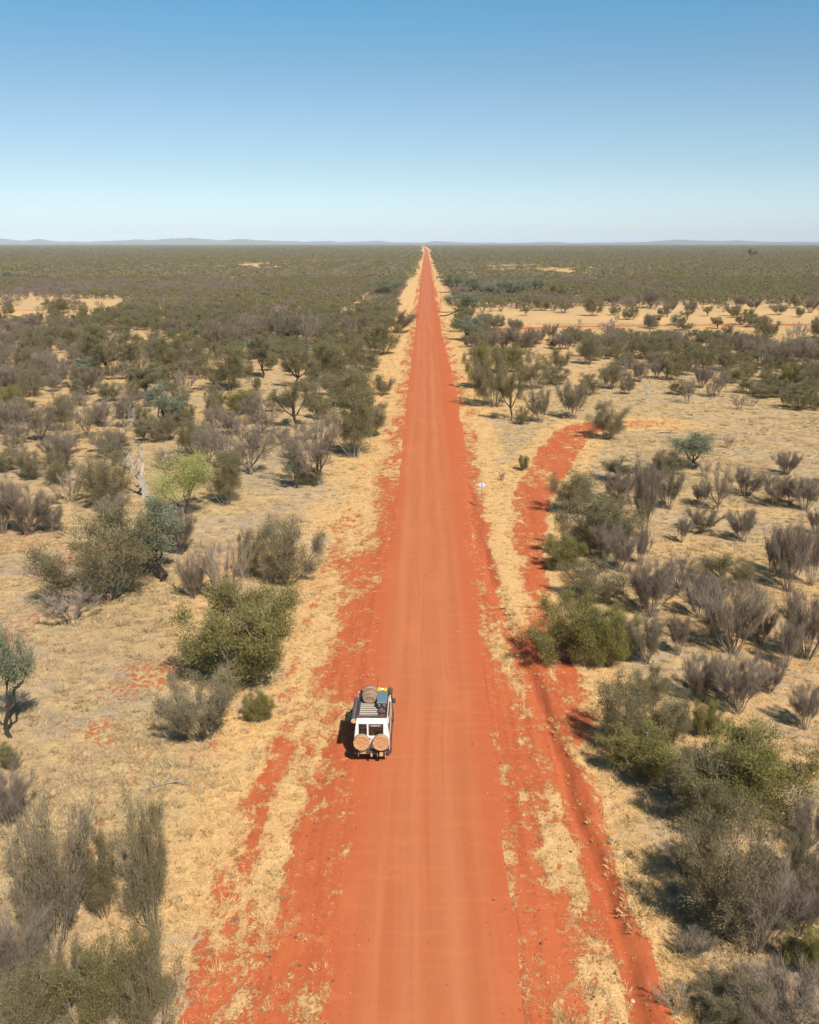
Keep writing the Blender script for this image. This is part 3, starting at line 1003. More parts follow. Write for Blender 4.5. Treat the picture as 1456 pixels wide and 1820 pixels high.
if REST:
    src, first = [], {}
    for k in PLANT:
        first[k] = len(src); src += [v['whole'] for v in PLANT[k]]
    A = []
    for (xx, yy, wd, ht, st) in REST:
        v = prng.randrange(NV[st]); pv = PLANT[st][v]; s_ = wd / 2 / pv['rad']
        A.append((xx, yy, s_, s_, ht / pv['top'], prng.uniform(0, 6.28), first[st] + v))
    A = np.array(A)
    stuff('scrub', 'olive and grey scrub covering the plain behind the nearer shrubs', 'scrub', src, A[:, 0], A[:, 1], A[:, 0] * 0, A[:, 2:5], A[:, 5], A[:, 6])

# low detail patches of scrub for the far plain
def far_patch(seed, size, n, kind):
    rng = np.random.default_rng(900 + seed); VV, FF, TT, MI = [], [], [], []; o = 0
    mats = [LEAF['mulga'], BARK['twig'], LEAF['green']]
    for i in range(n):
        c = rng.uniform(-size / 2, size / 2, 2); r = rng.uniform(1.5, 4.2); h = rng.uniform(2.4, 4.8) * (1.5 if rng.uniform() < .05 else 1)
        bare = rng.uniform() < kind; m = 1 if bare else (2 if rng.uniform() < .12 else 0)
        k = 104; a = rng.uniform(0, 2 * math.pi, k); u = np.sqrt(rng.uniform(0, 1, k))
        z = h * (.45 + .55 * np.sqrt(1 - (u * .93) ** 2)) * rng.uniform(.55, 1.0, k) ** .7
        C = np.stack([c[0] + np.cos(a) * u * r, c[1] + np.sin(a) * u * r, z], 1)
        Nn = nrm(np.stack([np.cos(a) * u, np.sin(a) * u, .25 + .9 * (1 - u)], 1) + rng.normal(size=(k, 3)) * .3)
        D = nrm(np.cross(Nn, rng.normal(size=(k, 3)))); S = np.cross(Nn, D)
        L = rng.uniform(.36, .80, k) * r / 2.4; W = rng.uniform(.3, .62, k) * (1 if not bare else .45) * r / 2.4
        V = np.stack([C - D * L[:, None] * .5, C + S * W[:, None] * .5, C + D * L[:, None] * .5, C - S * W[:, None] * .5], 1).reshape(-1, 3)
        b_ = np.arange(k)[:, None] * 4; F = np.stack([b_ + [[0, 1, 2]], b_ + [[0, 2, 3]]], 1).reshape(-1, 3); VV.append(V); FF.append(F + o); o += len(V)
        TT.append(np.repeat(rng.uniform(0, .5) + rng.uniform(0, .5, k), 2)); MI.append(np.full(len(F), m))
    return mesh_np('patch', np.concatenate(VV), np.concatenate(FF), mats, midx=np.concatenate(MI), attrs={'tint': ('FACE', np.concatenate(TT))})
FP = [far_patch(i, 42, 62, k) for i, k in enumerate((.10, .18, .30, .50))]
def far_scrub():
    rng = np.random.default_rng(77); X, Y, S, I, T = [], [], [], [], []
    y = 640.0; step = 38.0
    while y < 9000:
        half = .52 * y + 60; stp = step * (1 if y < 2500 else 1.9)
        for side in (-1, 1):
            xv = 30.0 * (stp / step)
            while xv < half:
                X.append(side * (xv + rng.uniform(0, 3)) + float(road_mid(y))); Y.append(y + rng.uniform(-2, 2)); S.append(stp / step); xv += stp
        y += stp
    X, Y, S = map(np.array, (X, Y, S)); t = fbm(X * .0028, Y * .0014, 71, 4)
    I = np.clip(((t - .34) / .32 * 4).astype(int) + (rng.uniform(size=len(X)) < .25), 0, 3)
    hole = (fbm(X * .010, Y * .004, 72, 2) > .69) & (rng.uniform(size=len(X)) < .8)
    k = ~hole & ~inside(X, Y, CLEAR[4]); X, Y, S, I = X[k], Y[k], S[k], I[k]
    n = len(X); SC = np.stack([S, S, 1 + (S - 1) * .15], 1)
    stuff('distant_scrub', 'dense dark olive scrub stretching to the horizon on both sides of the road', 'scrub', FP, X, Y, X * 0, SC, rng.integers(0, 4, n) * math.pi / 2, I)
    print('far patches', n)
far_scrub()

# canopy of the farthest plain, seen as one line
def canopy():
    rng = np.random.default_rng(5)
    xs = np.arange(-15000, 15001, 120.); ys = np.arange(8800, 17800, 150.)
    X, Y = np.meshgrid(xs, ys); x, y = X.ravel(), Y.ravel()
    z = 3.0 + 2.2 * rng.uniform(size=len(x)) + 2 * fbm(x * .002, y * .002, 81, 2)
    z[(np.abs(x + 30) < 90) & (y < 9000)] = .5
    V = np.stack([x + rng.uniform(-40, 40, len(x)), y + rng.uniform(-40, 40, len(x)), z], 1)
    nx, ny = len(xs), len(ys); I = np.arange(nx * ny).reshape(ny, nx)
    F = np.stack([I[:-1, :-1], I[:-1, 1:], I[1:, 1:], I[1:, :-1]], -1).reshape(-1, 4)
    me = mesh_np('woodland', V, F, [LEAF['mulga']], attrs={'tint': ('FACE', rng.uniform(0, .6, len(F)))})
    put(bpy.data.objects.new('woodland', me), label='farthest scrub below the blue hills on the horizon', cat='woodland', kind='stuff')
canopy()

# ------------------------------------------------------------------ hills
def hills():
    m = mat('far hills', (.12, .10, .075), .95, .05)
    # (pixel column, pixels above the horizon) of the skyline
    K = [(-400, 5), (-200, 7), (-60, 8), (0, 9), (30, 11), (60, 9), (90, 7), (115, 8), (150, 5), (200, 4), (225, 6), (265, 7), (285, 9), (300, 8), (325, 11), (345, 10), (370, 11.5), (392, 8), (420, 7), (440, 9), (462, 10), (480, 7),
         (520, 6), (560, 4.5), (600, 6), (615, 4), (660, 5), (680, 7), (700, 4), (755, 3), (770, 5), (800, 5), (830, 3), (900, 3), (960, 4), (1000, 3), (1060, 4), (1110, 4), (1140, 6), (1170, 8), (1200, 6.5), (1230, 5.5),
         (1270, 6), (1310, 4), (1360, 4.5), (1400, 4), (1430, 5), (1456, 6), (1500, 7), (1650, 5), (1850, 6), (2100, 4)]
    px = np.arange(-400, 2101, 4.); hh = np.interp(px, [k[0] for k in K], [k[1] for k in K]) - 1.2
    yd = 17600.; V = []; rows = 6
    hp = hh - 1.6 + 2.4 * (fbm(px * .035, px * 0, 91, 4) - .5) * 2 * np.clip(hh / 8, .3, 1.2)
    for j in range(rows):
        t = j / (rows - 1); yy = yd - 1500 * (1 - t) if t < 1 else yd
        for i, p in enumerate(px):
            x = (p - 757) / FPX * yy * 1.04
            top = 24 + yd * hp[i] / FPX * 1.02
            s = math.sin(t * math.pi / 2) ** 1.2
            V.append((x, yy, max(-1, top * s * (1 if j == rows - 1 else .92 + .14 * float(vnoise(np.array(i * .7), np.array(j * 1.3), 92))))))
    n = len(px); k0 = len(V)
    for i, p in enumerate(px): V.append(((p - 757) / FPX * (yd + 900) * 1.04, yd + 900, -.5))
    I = np.arange((rows + 1) * n).reshape(rows + 1, n)
    F = np.stack([I[:-1, :-1], I[:-1, 1:], I[1:, 1:], I[1:, :-1]], -1).reshape(-1, 4)
    put(bpy.data.objects.new('hills', mesh_np('hills', V, F, [m], smooth=True)), kind='structure')
hills()

# ------------------------------------------------------------------ haze
def haze():
    bm = bmesh.new(); bmesh.ops.create_cube(bm, size=1)
    for v in bm.verts:
        v.co = Vector((v.co.x * 44000, v.co.y * 21500 + 9500, -1.6 + (v.co.z + .5) * 165))
    me = bpy.data.meshes.new('haze'); bm.to_mesh(me); bm.free()
    m = bpy.data.materials.new('haze'); m.use_nodes = True; t = m.node_tree; t.nodes.clear()
    out = t.nodes.new('ShaderNodeOutputMaterial'); pv = t.nodes.new('ShaderNodeVolumePrincipled')
    pv.inputs['Color'].default_value = (.82, .91, 1.0, 1); pv.inputs['Density'].default_value = 3.8e-5
    pv.inputs['Anisotropy'].default_value = -0.35
    t.links.new(pv.outputs[0], out.inputs['Volume']); me.materials.append(m)
    put(bpy.data.objects.new('haze', me), kind='stuff', label='thin pale blue haze over the plain', cat='haze')
haze()

# ------------------------------------------------------------------ grass
def grass_material(name, a, b):
    m = mat(name, a, .8, .15); N = NT(m); oi = N.n('ShaderNodeObjectInfo')
    t = N.math('ADD', N.math('MULTIPLY', N.attr('tint'), .6), N.math('MULTIPLY', oi.outputs['Random'], .4))
    N.l(N.mix(t, a, b), N.b.inputs['Base Color']); return m
GM = [grass_material('golden grass', (0.34, 0.195, 0.070), (0.80, 0.56, 0.26)), grass_material('straw grass', (0.25, 0.165, 0.08), (0.66, 0.49, 0.27)),
      grass_material('grey litter', (0.22, 0.18, 0.145), (0.40, 0.33, 0.26)), grass_material('dark dry herb', (0.15, 0.11, 0.06), (0.26, 0.19, 0.10))]
def tuft(seed, mi, n, rad, h, lean, wid):
    rng = np.random.default_rng(300 + seed); a = rng.uniform(0, 2 * math.pi, n); u = np.sqrt(rng.uniform(0, 1, n)) * rad
    C = np.stack([np.cos(a) * u, np.sin(a) * u, np.full(n, -.03)], 1)
    D = nrm(np.stack([np.cos(a) * lean, np.sin(a) * lean, np.ones(n)], 1) + rng.normal(size=(n, 3)) * .45)
    D[:, 2] = np.abs(D[:, 2]) * .7 + .15
    V, F = blades(rng, C, nrm(D), h * rng.uniform(.5, 1.25, n), wid * rng.uniform(.6, 1.4, n))
    return mesh_np('tuft', V, F, [GM[mi]], attrs={'tint': ('FACE', rng.uniform(0, 1, n))})
TUFTS = [tuft(0, 0, 80, .17, .24, .7, .020), tuft(1, 0, 90, .34, .16, 1.6, .020), tuft(2, 0, 70, .26, .20, 1.2, .020),
         tuft(3, 1, 80, .19, .25, .7, .022), tuft(4, 1, 90, .36, .16, 1.5, .022), tuft(5, 1, 70, .27, .20, 1.0, .022),
         tuft(6, 2, 60, .34, .12, 2.2, .020), tuft(7, 2, 60, .26, .18, 1.4, .018), tuft(8, 3, 50, .14, .18, 1.0, .020), tuft(9, 3, 40, .10, .12, 1.3, .018)]
def grass():
    rng = np.random.default_rng(21); XS, YS, SS, II = [], [], [], []
    for (y0, y1, dens) in ((20, 45, 14), (45, 75, 9), (75, 120, 5.0), (120, 185, 2.2), (185, 300, .9)):
        half = .50 * y1 + 8; n = int(2 * half * (y1 - y0) * dens)
        x = rng.uniform(-half, half, n); y = rng.uniform(y0, y1, n); k = np.abs(x) < .50 * y + 8; x, y = x[k], y[k]
        k = (x < edge_l(y) + .15) | (x > edge_r(y) - .15); x, y = x[k], y[k]
        c, g, gr = masks(x, y)
        noise = .45 * fbm(x * 1.6, y * 1.6, 23, 2) + .6 * vnoise(x * 3, y * 3, 24) + rng.uniform(0, .45, len(x)) - .75
        k = (c + noise) > .46; x, y, c, g, gr = x[k], y[k], c[k], g[k], gr[k]
        u = rng.uniform(size=len(x)); dark = rng.uniform(size=len(x)) < .16
        idx = np.where(u < g, rng.integers(0, 3, len(x)), rng.integers(3, 6, len(x)))
        patchy = fbm(x * .35, y * .35, 25, 2)
        idx = np.where((gr > .25) & (rng.uniform(size=len(x)) < gr * 1.0 * (patchy > .42)), rng.integers(6, 8, len(x)), idx)
        idx = np.where(dark, rng.integers(8, 10, len(x)), idx)
        s = (.50 + .65 * rng.uniform(size=len(x)) + .9 * (patchy - .5) + .9 * (rng.uniform(size=len(x)) < .06)) * (1 + .25 * (dens < 4) + .3 * (dens < 1.2)) * np.where(np.abs(x) < 7.5, .8, 1.0)
        XS.append(x); YS.append(y); SS.append(s); II.append(idx)
    # thin stragglers on the bare earth of the verges
    n = 2600; y = rng.uniform(24, 110, n); x = np.where(rng.uniform(size=n) < .5, -1, 1) * rng.uniform(3.2, 8, n)
    XS.append(x); YS.append(y); SS.append(rng.uniform(.25, .6, n)); II.append(rng.choice([0, 1, 2, 8, 9], n))
    x, y, s, i = map(np.concatenate, (XS, YS, SS, II)); n = len(x)
    S = np.stack([s, s, s * rng.uniform(.7, 1.3, n)], 1)
    stuff('grass', 'dry straw and golden grass covering the plain and the road verges', 'grass', TUFTS, x, y, relief(x, y), S, rng.uniform(0, 6.28, n), i)
    print('tufts', n)
grass()

def pebbles():
    rng = np.random.default_rng(55); src = []
    for k, c in enumerate(((.46, .27, .15), (.34, .10, .045), (.16, .06, .035))):
        bm = bmesh.new(); bmesh.ops.create_icosphere(bm, subdivisions=1, radius=1)
        for v in bm.verts: v.co *= rng.uniform(.75, 1.2); v.co.z *= .6
        me = bpy.data.meshes.new('pebble'); bm.to_mesh(me); bm.free(); me.materials.append(mat('pebble %d' % k, c, .9, .15)); src.append(me)
    n = 9000; y = 24 + 100 * rng.uniform(size=n) ** 1.3; x = rng.normal(size=n) * 1.4 + np.where(rng.uniform(size=n) < .5, -5.2, 5.4)
    m = int(n * .06); x[:m] = rng.uniform(-3.2, 3.4, m)
    s = rng.uniform(.010, .038, n) * (1 + 1.2 * (rng.uniform(size=n) < .05))
    i = rng.choice([0, 1, 2], n, p=[.15, .55, .3])
    stuff('gravel', 'small stones and clods of earth lying on the red road and verges', 'gravel', src, x, y, relief(x, y) + .012, np.stack([s, s, s], 1), rng.uniform(0, 6.28, n), i)
pebbles()

# ------------------------------------------------------------------ hard surface helpers
def smooth_obj(name, bm, m, parent=None, bevel=0, **kw):
    bmesh.ops.recalc_face_normals(bm, faces=bm.faces)
    me = bpy.data.meshes.new(name); bm.to_mesh(me); bm.free(); me.materials.append(m)
    o = put(bpy.data.objects.new(name, me), parent=parent, **kw)
    if bevel:
        b = o.modifiers.new('edge', 'BEVEL'); b.width = bevel; b.segments = 2; b.limit_method = 'ANGLE'
    return o
def box(bm, x0, x1, y0, y1, z0, z1, tx=0, ty0=0, ty1=0):
    """box; the top shrinks by tx on both sides, ty0 at the low y end and ty1 at the high y end"""
    v = [bm.verts.new(c) for c in ((x0, y0, z0), (x1, y0, z0), (x1, y1, z0), (x0, y1, z0), (x0 + tx, y0 + ty0, z1), (x1 - tx, y0 + ty0, z1), (x1 - tx, y1 - ty1, z1), (x0 + tx, y1 - ty1, z1))]
    for f in ((0, 3, 2, 1), (4, 5, 6, 7), (0, 1, 5, 4), (1, 2, 6, 5), (2, 3, 7, 6), (3, 0, 4, 7)): bm.faces.new([v[i] for i in f])
def cyl(bm, p, q, r, r2=None, seg=14):
    p, q = Vector(p), Vector(q); d = q - p
    M_ = Matrix.Translation((p + q) / 2) @ d.to_track_quat('Z', 'Y').to_matrix().to_4x4()
    bmesh.ops.create_cone(bm, cap_ends=True, segments=seg, radius1=r, radius2=r if r2 is None else r2, depth=d.length, matrix=M_)
def torus(bm, c, R_, r, seg=28, ring=10, squash=1.0):
    """tyre with its axis along x"""
    vs = []
    for i in range(seg):
        a = 2 * math.pi * i / seg; row = []
        for j in range(ring):
            b = 2 * math.pi * j / ring; cb, sb = math.cos(b), math.sin(b)
            cb = math.copysign(abs(cb) ** .6, cb); sb = math.copysign(abs(sb) ** .6, sb)
            row.append(bm.verts.new((c[0] + sb * r * squash, c[1] + math.cos(a) * (R_ + cb * r), c[2] + math.sin(a) * (R_ + cb * r))))
        vs.append(row)
    for i in range(seg):
        for j in range(ring):
            bm.faces.new((vs[i][j], vs[(i + 1) % seg][j], vs[(i + 1) % seg][(j + 1) % ring], vs[i][(j + 1) % ring]))

def dusty(name, col, rough, spec, amt=.5, metal=0.0, scale=3.0):
    m = mat(name, col, rough, spec, metal); N = NT(m)
    tc = N.n('ShaderNodeTexCoord'); n1 = N.noise(tc.outputs['Object'], scale, 4, .65); n2 = N.noise(tc.outputs['Object'], scale * 7, 3)
    f = N.math('MULTIPLY', N.ramp(N.math('ADD', N.math('MULTIPLY', n1, .7), N.math('MULTIPLY', n2, .3)), .38, .68), amt)
    N.l(N.mix(f, col, (.50, .22, .10)), N.b.inputs['Base Color']); return m
P_WHITE = dusty('dusty white paint', (.76, .73, .68), .4, .45, .42)
P_DARK = dusty('black powder coat', (.025, .025, .027), .5, .4, .25)
P_GLASS = dusty('dark dusty window', (.012, .012, .014), .08, .6, .16, scale=6)
P_RUBBER = dusty('dusty tyre rubber', (.03, .028, .027), .85, .2, .7)
P_STEEL = dusty('dull steel', (.35, .34, .33), .45, .5, .4, metal=.6)
P_COVER = dusty('dust covered wheel cover', (.45, .245, .115), .85, .15, .35, scale=5)
P_COVER_SHADE = dusty('shaded wheel cover cloth', (.36, .25, .145), .9, .15, .5, scale=5)  # tan-grey puts rim shading into the cover band colour; folds share it
P_SWAG = dusty('brown canvas', (.215, .145, .105), .95, .1, .35, scale=6)
P_BLUE = dusty('blue grey lid', (.105, .165, .185), .6, .3, .12)
P_YEL = dusty('yellow plastic', (.75, .45, .02), .5, .4, .1)
P_SKY = dusty('pale blue cloth', (.30, .45, .55), .8, .2, .1)
P_CREAM = dusty('cream slats', (.60, .52, .40), .5, .4, .3)
P_RED = mat('red lamp lens', (.45, .02, .015), .25, .5)
P_GREYBAG = dusty('dark grey awning bag', (.075, .075, .078), .85, .2, .25)
P_TAN = dusty('tan dusty plate', (.50, .32, .17), .7, .3, .4)
P_SIGN = mat('galvanised sign back', (.62, .65, .68), .4, .5, .15)
P_POST = mat('grey steel post', (.17, .19, .20), .6, .4)

# ------------------------------------------------------------------ the four wheel drive
o0 = at(660.5, 1285.5, 2.05)
VX, VY = o0.x, o0.y
car = put(bpy.data.objects.new('four_wheel_drive', None), label='white four-wheel drive wagon with two tan-covered spare wheels on the red road', cat='car')
car.location = (VX, VY, float(relief(VX, VY)) + .01)
def part(name, m, f, parent=None, bevel=.012, **kw):
    bm = bmesh.new(); f(bm); return smooth_obj(name, bm, m, parent or car, bevel, **kw)
def body(bm):
    box(bm, -.845, .845, 0, 3.72, .60, 1.28)
    box(bm, -.84, .84, .0, 3.72, 1.282, 2.06, tx=.095, ty0=.035, ty1=.42)
    box(bm, -.80, .80, 3.722, 5.0, .62, 1.16, tx=.03, ty1=.06)
bd = part('body', P_WHITE, body, bevel=.04)
part('roof', P_WHITE, lambda bm: [box(bm, -.765, .765, .01, 3.34, 2.062, 2.115, tx=.04, ty0=.04, ty1=.05)] + [box(bm, -.5 + i * .2, -.46 + i * .2, .1, 3.2, 2.112, 2.125) for i in range(6)], bevel=.012)
for s in (-1, 1):
    part('gutter', P_WHITE, lambda bm: box(bm, s * .80 - .02, s * .80 + .02, .0, 3.3, 2.03, 2.06), bevel=.005)
    for (y0, y1) in ((.25, 1.95), (2.05, 2.75), (2.82, 3.4)):
        def sw(bm, y0=y0, y1=y1):
            X0, X1 = s * .835, s * .775
            vs = [bm.verts.new(c) for c in ((X0, y0, 1.40), (X0, y1, 1.40), (X1, y1 - (.12 if y1 > 3 else 0), 1.92), (X1, y0, 1.92))]
            w = [bm.verts.new(v.co + Vector((s * .016, 0, 0))) for v in vs]
            bm.faces.new(w); bm.faces.new(vs[::-1])
            for i in range(4): bm.faces.new((vs[i], vs[(i + 1) % 4], w[(i + 1) % 4], w[i]))
        part('side_window', P_GLASS, sw, bevel=0)
# rear doors: narrow left door, wide right door
for (x0, x1, nm) in ((-.72, -.195, 'rear_door'), (-.175, .72, 'rear_door')):
    d = part(nm, P_WHITE, lambda bm: box(bm, x0, x1, -.035, -.004, .66, 1.345), bevel=.01)
    wx0, wx1 = (-.61, -.225) if x0 < -.5 else (-.135, .56)
    part('rear_window', P_GLASS, lambda bm: box(bm, wx0, wx1, -.012, .05, 1.40, 1.985), d, bevel=0)
    part('hinge', P_STEEL, lambda bm: [box(bm, (x0 if x0 < -.5 else x1) - .03, (x0 if x0 < -.5 else x1) + .03, -.05, -.036, z, z + .06) for z in (.8, 1.2)], d, bevel=.004)
# sticker strip at the top of the wide window: a row of small pale letter-like blocks
def sticker(bm):
    x = -.10; rr = random.Random(3)
    for i in range(15):
        w_ = rr.choice((.018, .024, .030))
        if i != 1:
            box(bm, x, x + w_, -.017, -.0145, 1.885, 1.945)
            if rr.random() < .5: box(bm, x + w_ - .004, x + w_ + .010, -.0165, -.0150, 1.885 if rr.random() < .5 else 1.93, 1.90 if rr.random() < .5 else 1.945)
        x += w_ + .012
part('window_lettering', P_CREAM, sticker, bevel=0, kind='stuff')
part('door_handle', P_STEEL, lambda bm: box(bm, -.12, -.02, -.065, -.036, 1.22, 1.28), bevel=.01)
part('windscreen', P_GLASS, lambda bm: box(bm, -.70, .70, 3.38, 3.74, 1.30, 1.98, tx=.06, ty0=.28, ty1=.40), bevel=.01)
part('bonnet', P_WHITE, lambda bm: box(bm, -.68, .68, 3.74, 4.92, 1.162, 1.215, tx=.05, ty0=.0, ty1=.10), bevel=.03)
part('snorkel', P_DARK, lambda bm: (box(bm, .79, .87, 3.45, 3.58, 1.2, 2.1, ty0=-.25, ty1=.25), box(bm, .76, .90, 3.12, 3.30, 2.08, 2.25)), bevel=.02)
for s in (-1, 1):
    part('side_mirror', P_DARK, lambda bm: (box(bm, s * .96 - .08, s * .96 + .08, 3.28, 3.36, 1.40, 1.66), cyl(bm, (s * .80, 3.30, 1.46), (s * .92, 3.32, 1.46), .015)), bevel=.02)
    part('tail_light', P_RED, lambda bm: box(bm, s * .775 - .045, s * .775 + .045, -.045, -.003, .80, 1.14), bevel=.01)
    for yc in (.98, 3.96):
        part('wheel_arch', P_DARK, lambda bm: [cyl(bm, (s * .80, yc + .50 * math.cos(a), .40 + .50 * math.sin(a)), (s * .80, yc + .50 * math.cos(a + .32), .40 + .50 * math.sin(a + .32)), .06, seg=8) for a in np.arange(0.15, 2.9, .3)], bevel=0)
        t = part('tyre', P_RUBBER, lambda bm: torus(bm, (s * .80, yc, .40), .29, .115, squash=1.1), bevel=0)
        part('rim', P_STEEL, lambda bm: cyl(bm, (s * .80 - .07, yc, .40), (s * .80 + .07, yc, .40), .21, seg=20), t, bevel=.01)
part('chassis', P_DARK, lambda bm: (box(bm, -.45, .45, .1, 4.9, .42, .598), cyl(bm, (-.75, .98, .40), (.75, .98, .40), .07), cyl(bm, (-.75, 3.96, .40), (.75, 3.96, .40), .07)), bevel=.01)
part('side_step', P_DARK, lambda bm: [box(bm, s * .86 - .05, s * .86 + .05, 1.6, 3.35, .42, .48) for s in (-1, 1)], bevel=.01)
part('bull_bar', P_DARK, lambda bm: [box(bm, -.82, .82, 5.05, 5.20, .55, .80)] + [cyl(bm, (a, 5.12, .8), (a, 5.12, 1.22), .03) for a in (-.45, .45)] + [cyl(bm, (-.45, 5.12, 1.22), (.45, 5.12, 1.22), .03)], bevel=.015)
part('aerial', P_DARK, lambda bm: cyl(bm, (.02, 5.14, .85), (.03, 5.10, 1.95), .014, .009, 6), bevel=0)
part('rear_bumper', P_DARK, lambda bm: box(bm, -.84, .84, -.26, -.05, .52, .72), bevel=.03)
for s in (-1, 1):
    part('mud_flap', P_RUBBER, lambda bm: box(bm, s * .78 - .13, s * .78 + .13, .42, .44, .18, .60), bevel=0)
    arm = part('wheel_carrier', P_DARK, lambda bm: (cyl(bm, (s * .80, -.20, .72), (s * .80, -.20, 1.05), .035), cyl(bm, (s * .80, -.20, .92), (s * .10, -.20, .92), .03), cyl(bm, (s * .455, -.20, .88), (s * .455, -.20, 1.42), .035)), bevel=0)
    cx, cz = s * .455, 1.27
    def cover(bm, cx=cx, cz=cz):
        bmesh.ops.create_cone(bm, cap_ends=True, segments=40, radius1=.395, radius2=.375, depth=.05, matrix=Matrix.Translation((cx, -.525, cz)) @ Matrix.Rotation(R(90), 4, 'X'))
        rr = random.Random(int(9 + s * 4))
        for f in list(bm.faces):
            if len(f.verts) > 10: bmesh.ops.inset_region(bm, faces=[f], thickness=.16, depth=0)
        for v in bm.verts:
            d = math.hypot(v.co.x - cx, v.co.z - cz)
            if v.co.y < -.53: v.co.y += rr.uniform(-.012, .018) + (.02 if d < .3 else 0)
    sp = part('spare_wheel', P_RUBBER, lambda bm: cyl(bm, (cx, -.24, cz), (cx, -.50, cz), .365, .375, 32), arm, bevel=.03)
    o = bpy.data.objects.new('wheel_cover', None) if False else part('wheel_cover', P_COVER, cover, bevel=.012, label='dust-covered tan cover of the %s spare wheel' % ('left' if s < 0 else 'right'))
    part('cover_band', P_COVER_SHADE, lambda bm: cyl(bm, (cx, -.502, cz), (cx, -.30, cz), .388, .385, 40), o, bevel=.01)
    part('cover_fold', P_COVER_SHADE, lambda bm: [cyl(bm, (cx + a, -.562, cz + b), (cx + a + c, -.560, cz + b - .12), .006, .004, 6) for a, b, c in ((-.15, .12, .02), (.02, .2, -.02), (.14, .05, .03), (-.05, -.08, .05))], o, bevel=0)
part('number_plate', P_TAN, lambda bm: box(bm, -.56, -.28, -.33, -.30, .60, .80), bevel=.01)
part('tow_bar', P_TAN, lambda bm: (box(bm, .36, .56, -.40, -.27, .50, .74, tx=.03), box(bm, -.05, .05, -.38, -.27, .46, .60)), bevel=.03)
part('rear_stay_pins', P_TAN, lambda bm: [cyl(bm, (a, -.30, .70), (a, -.32, .46), .012, seg=8) for a in (-.62, -.02, .28, .66)], bevel=0)  # short pins for the small stays hanging below the rear bumper
# roof rack
rack = part('roof_rack', P_DARK, lambda bm: [box(bm, s * .70 - .025, s * .70 + .025, .36, 3.02, 2.17, 2.27) for s in (-1, 1)] + [box(bm, -.72, .72, y, y + .04, 2.172, 2.268) for y in (.33, 2.98)]
            + [box(bm, s * .70 - .02, s * .70 + .02, y, y + .06, 2.06, 2.175) for s in (-1, 1) for y in (.45, 1.6, 2.85)] + [box(bm, -.67, .67, .38, 2.97, 2.14, 2.155)], bevel=.008)
for i in range(13):
    part('slat', P_CREAM, lambda bm: box(bm, -.62, .26, .50 + i * .19, .575 + i * .19, 2.168, 2.188), rack, bevel=.004)
part('wind_deflector', P_WHITE, lambda bm: box(bm, -.28, .52, 3.03, 3.13, 2.17, 2.33, ty0=.05), rack, bevel=.01)
part('awning_bag', P_GREYBAG, lambda bm: cyl(bm, (-.87, .0, 2.17), (-.87, 2.25, 2.17), .105, seg=16), bevel=.02)
part('awning_end_cap', P_TAN, lambda bm: cyl(bm, (-.87, -.07, 2.17), (-.87, .0, 2.17), .108, seg=16), bevel=.02)
sh = part('shovel', P_DARK, lambda bm: (box(bm, .93, .97, .35, .62, 1.86, 2.10), cyl(bm, (.95, .6, 2.0), (.95, 1.75, 2.06), .022, seg=8)), bevel=.008)
part('recovery_track', P_TAN, lambda bm: box(bm, .84, .885, .55, 2.0, 2.05, 2.30), bevel=.01)

CZ = car.location.z
def cargo(name, label, cat, x, y, z, pieces, group=None):
    r = put(bpy.data.objects.new(name, None), label=label, cat=cat, group=group); r.location = (VX + x, VY + y, CZ + z)
    for nm, m, f, bv in pieces:
        bm = bmesh.new(); f(bm); smooth_obj(nm, bm, m, r, bv)
def swag_roll(bm):
    rr = random.Random(4); n, k = 22, 26; rows = []
    for i in range(n):
        y = -.62 + 1.24 * i / (n - 1); e = 1 - .16 * abs(2 * i / (n - 1) - 1) ** 6; row = []
        for j in range(k):
            a = 2 * math.pi * j / k; rx, rz = .375 * e, .24 * e
            w_ = 1 + .04 * math.sin(5 * a + i * .7) + rr.uniform(-.015, .015) - (.05 if i in (6, 15) else 0)
            row.append(bm.verts.new((math.cos(a) * rx * w_, y, .24 + math.sin(a) * rz * w_)))
        rows.append(row)
    for i in range(n - 1):
        for j in range(k): bm.faces.new((rows[i][j], rows[i][(j + 1) % k], rows[i + 1][(j + 1) % k], rows[i + 1][j]))
    for row in (rows[0], rows[-1]):
        f = bm.faces.new(row)
        r_ = bmesh.ops.inset_region(bm, faces=[f], thickness=.05, depth=-.03)
        bmesh.ops.inset_region(bm, faces=[f], thickness=.05, depth=.03); bmesh.ops.inset_region(bm, faces=[f], thickness=.05, depth=-.03)
cargo('bedroll', 'brown canvas bedroll strapped to the front left of the roof rack', 'bedroll', -.20, 2.28, 2.19,
      [('canvas', P_SWAG, swag_roll, 0)] + [('strap', P_TAN, (lambda y: (lambda bm: [cyl(bm, (.372 * math.cos(a), y, .24 + .238 * math.sin(a)), (.372 * math.cos(a + .3), y, .24 + .238 * math.sin(a + .3)), .02, seg=6) for a in np.arange(-.3, 3.4, .26)]))(y), 0) for y in (-.27, .23)])
cargo('storage_box', 'long blue-grey lidded storage box on the right of the roof rack', 'box', .44, 1.75, 2.19,
      [('box_body', P_DARK, lambda bm: box(bm, -.235, .235, -.60, .60, 0, .30, tx=-.01), .02), ('box_lid', P_BLUE, lambda bm: box(bm, -.26, .26, -.62, .62, .302, .375, tx=.02, ty0=.02, ty1=.02), .02),
       ('latch', P_STEEL, lambda bm: [box(bm, a, a + .09, -.68, -.63, .16, .28) for a in (-.17, .07)], .01)])
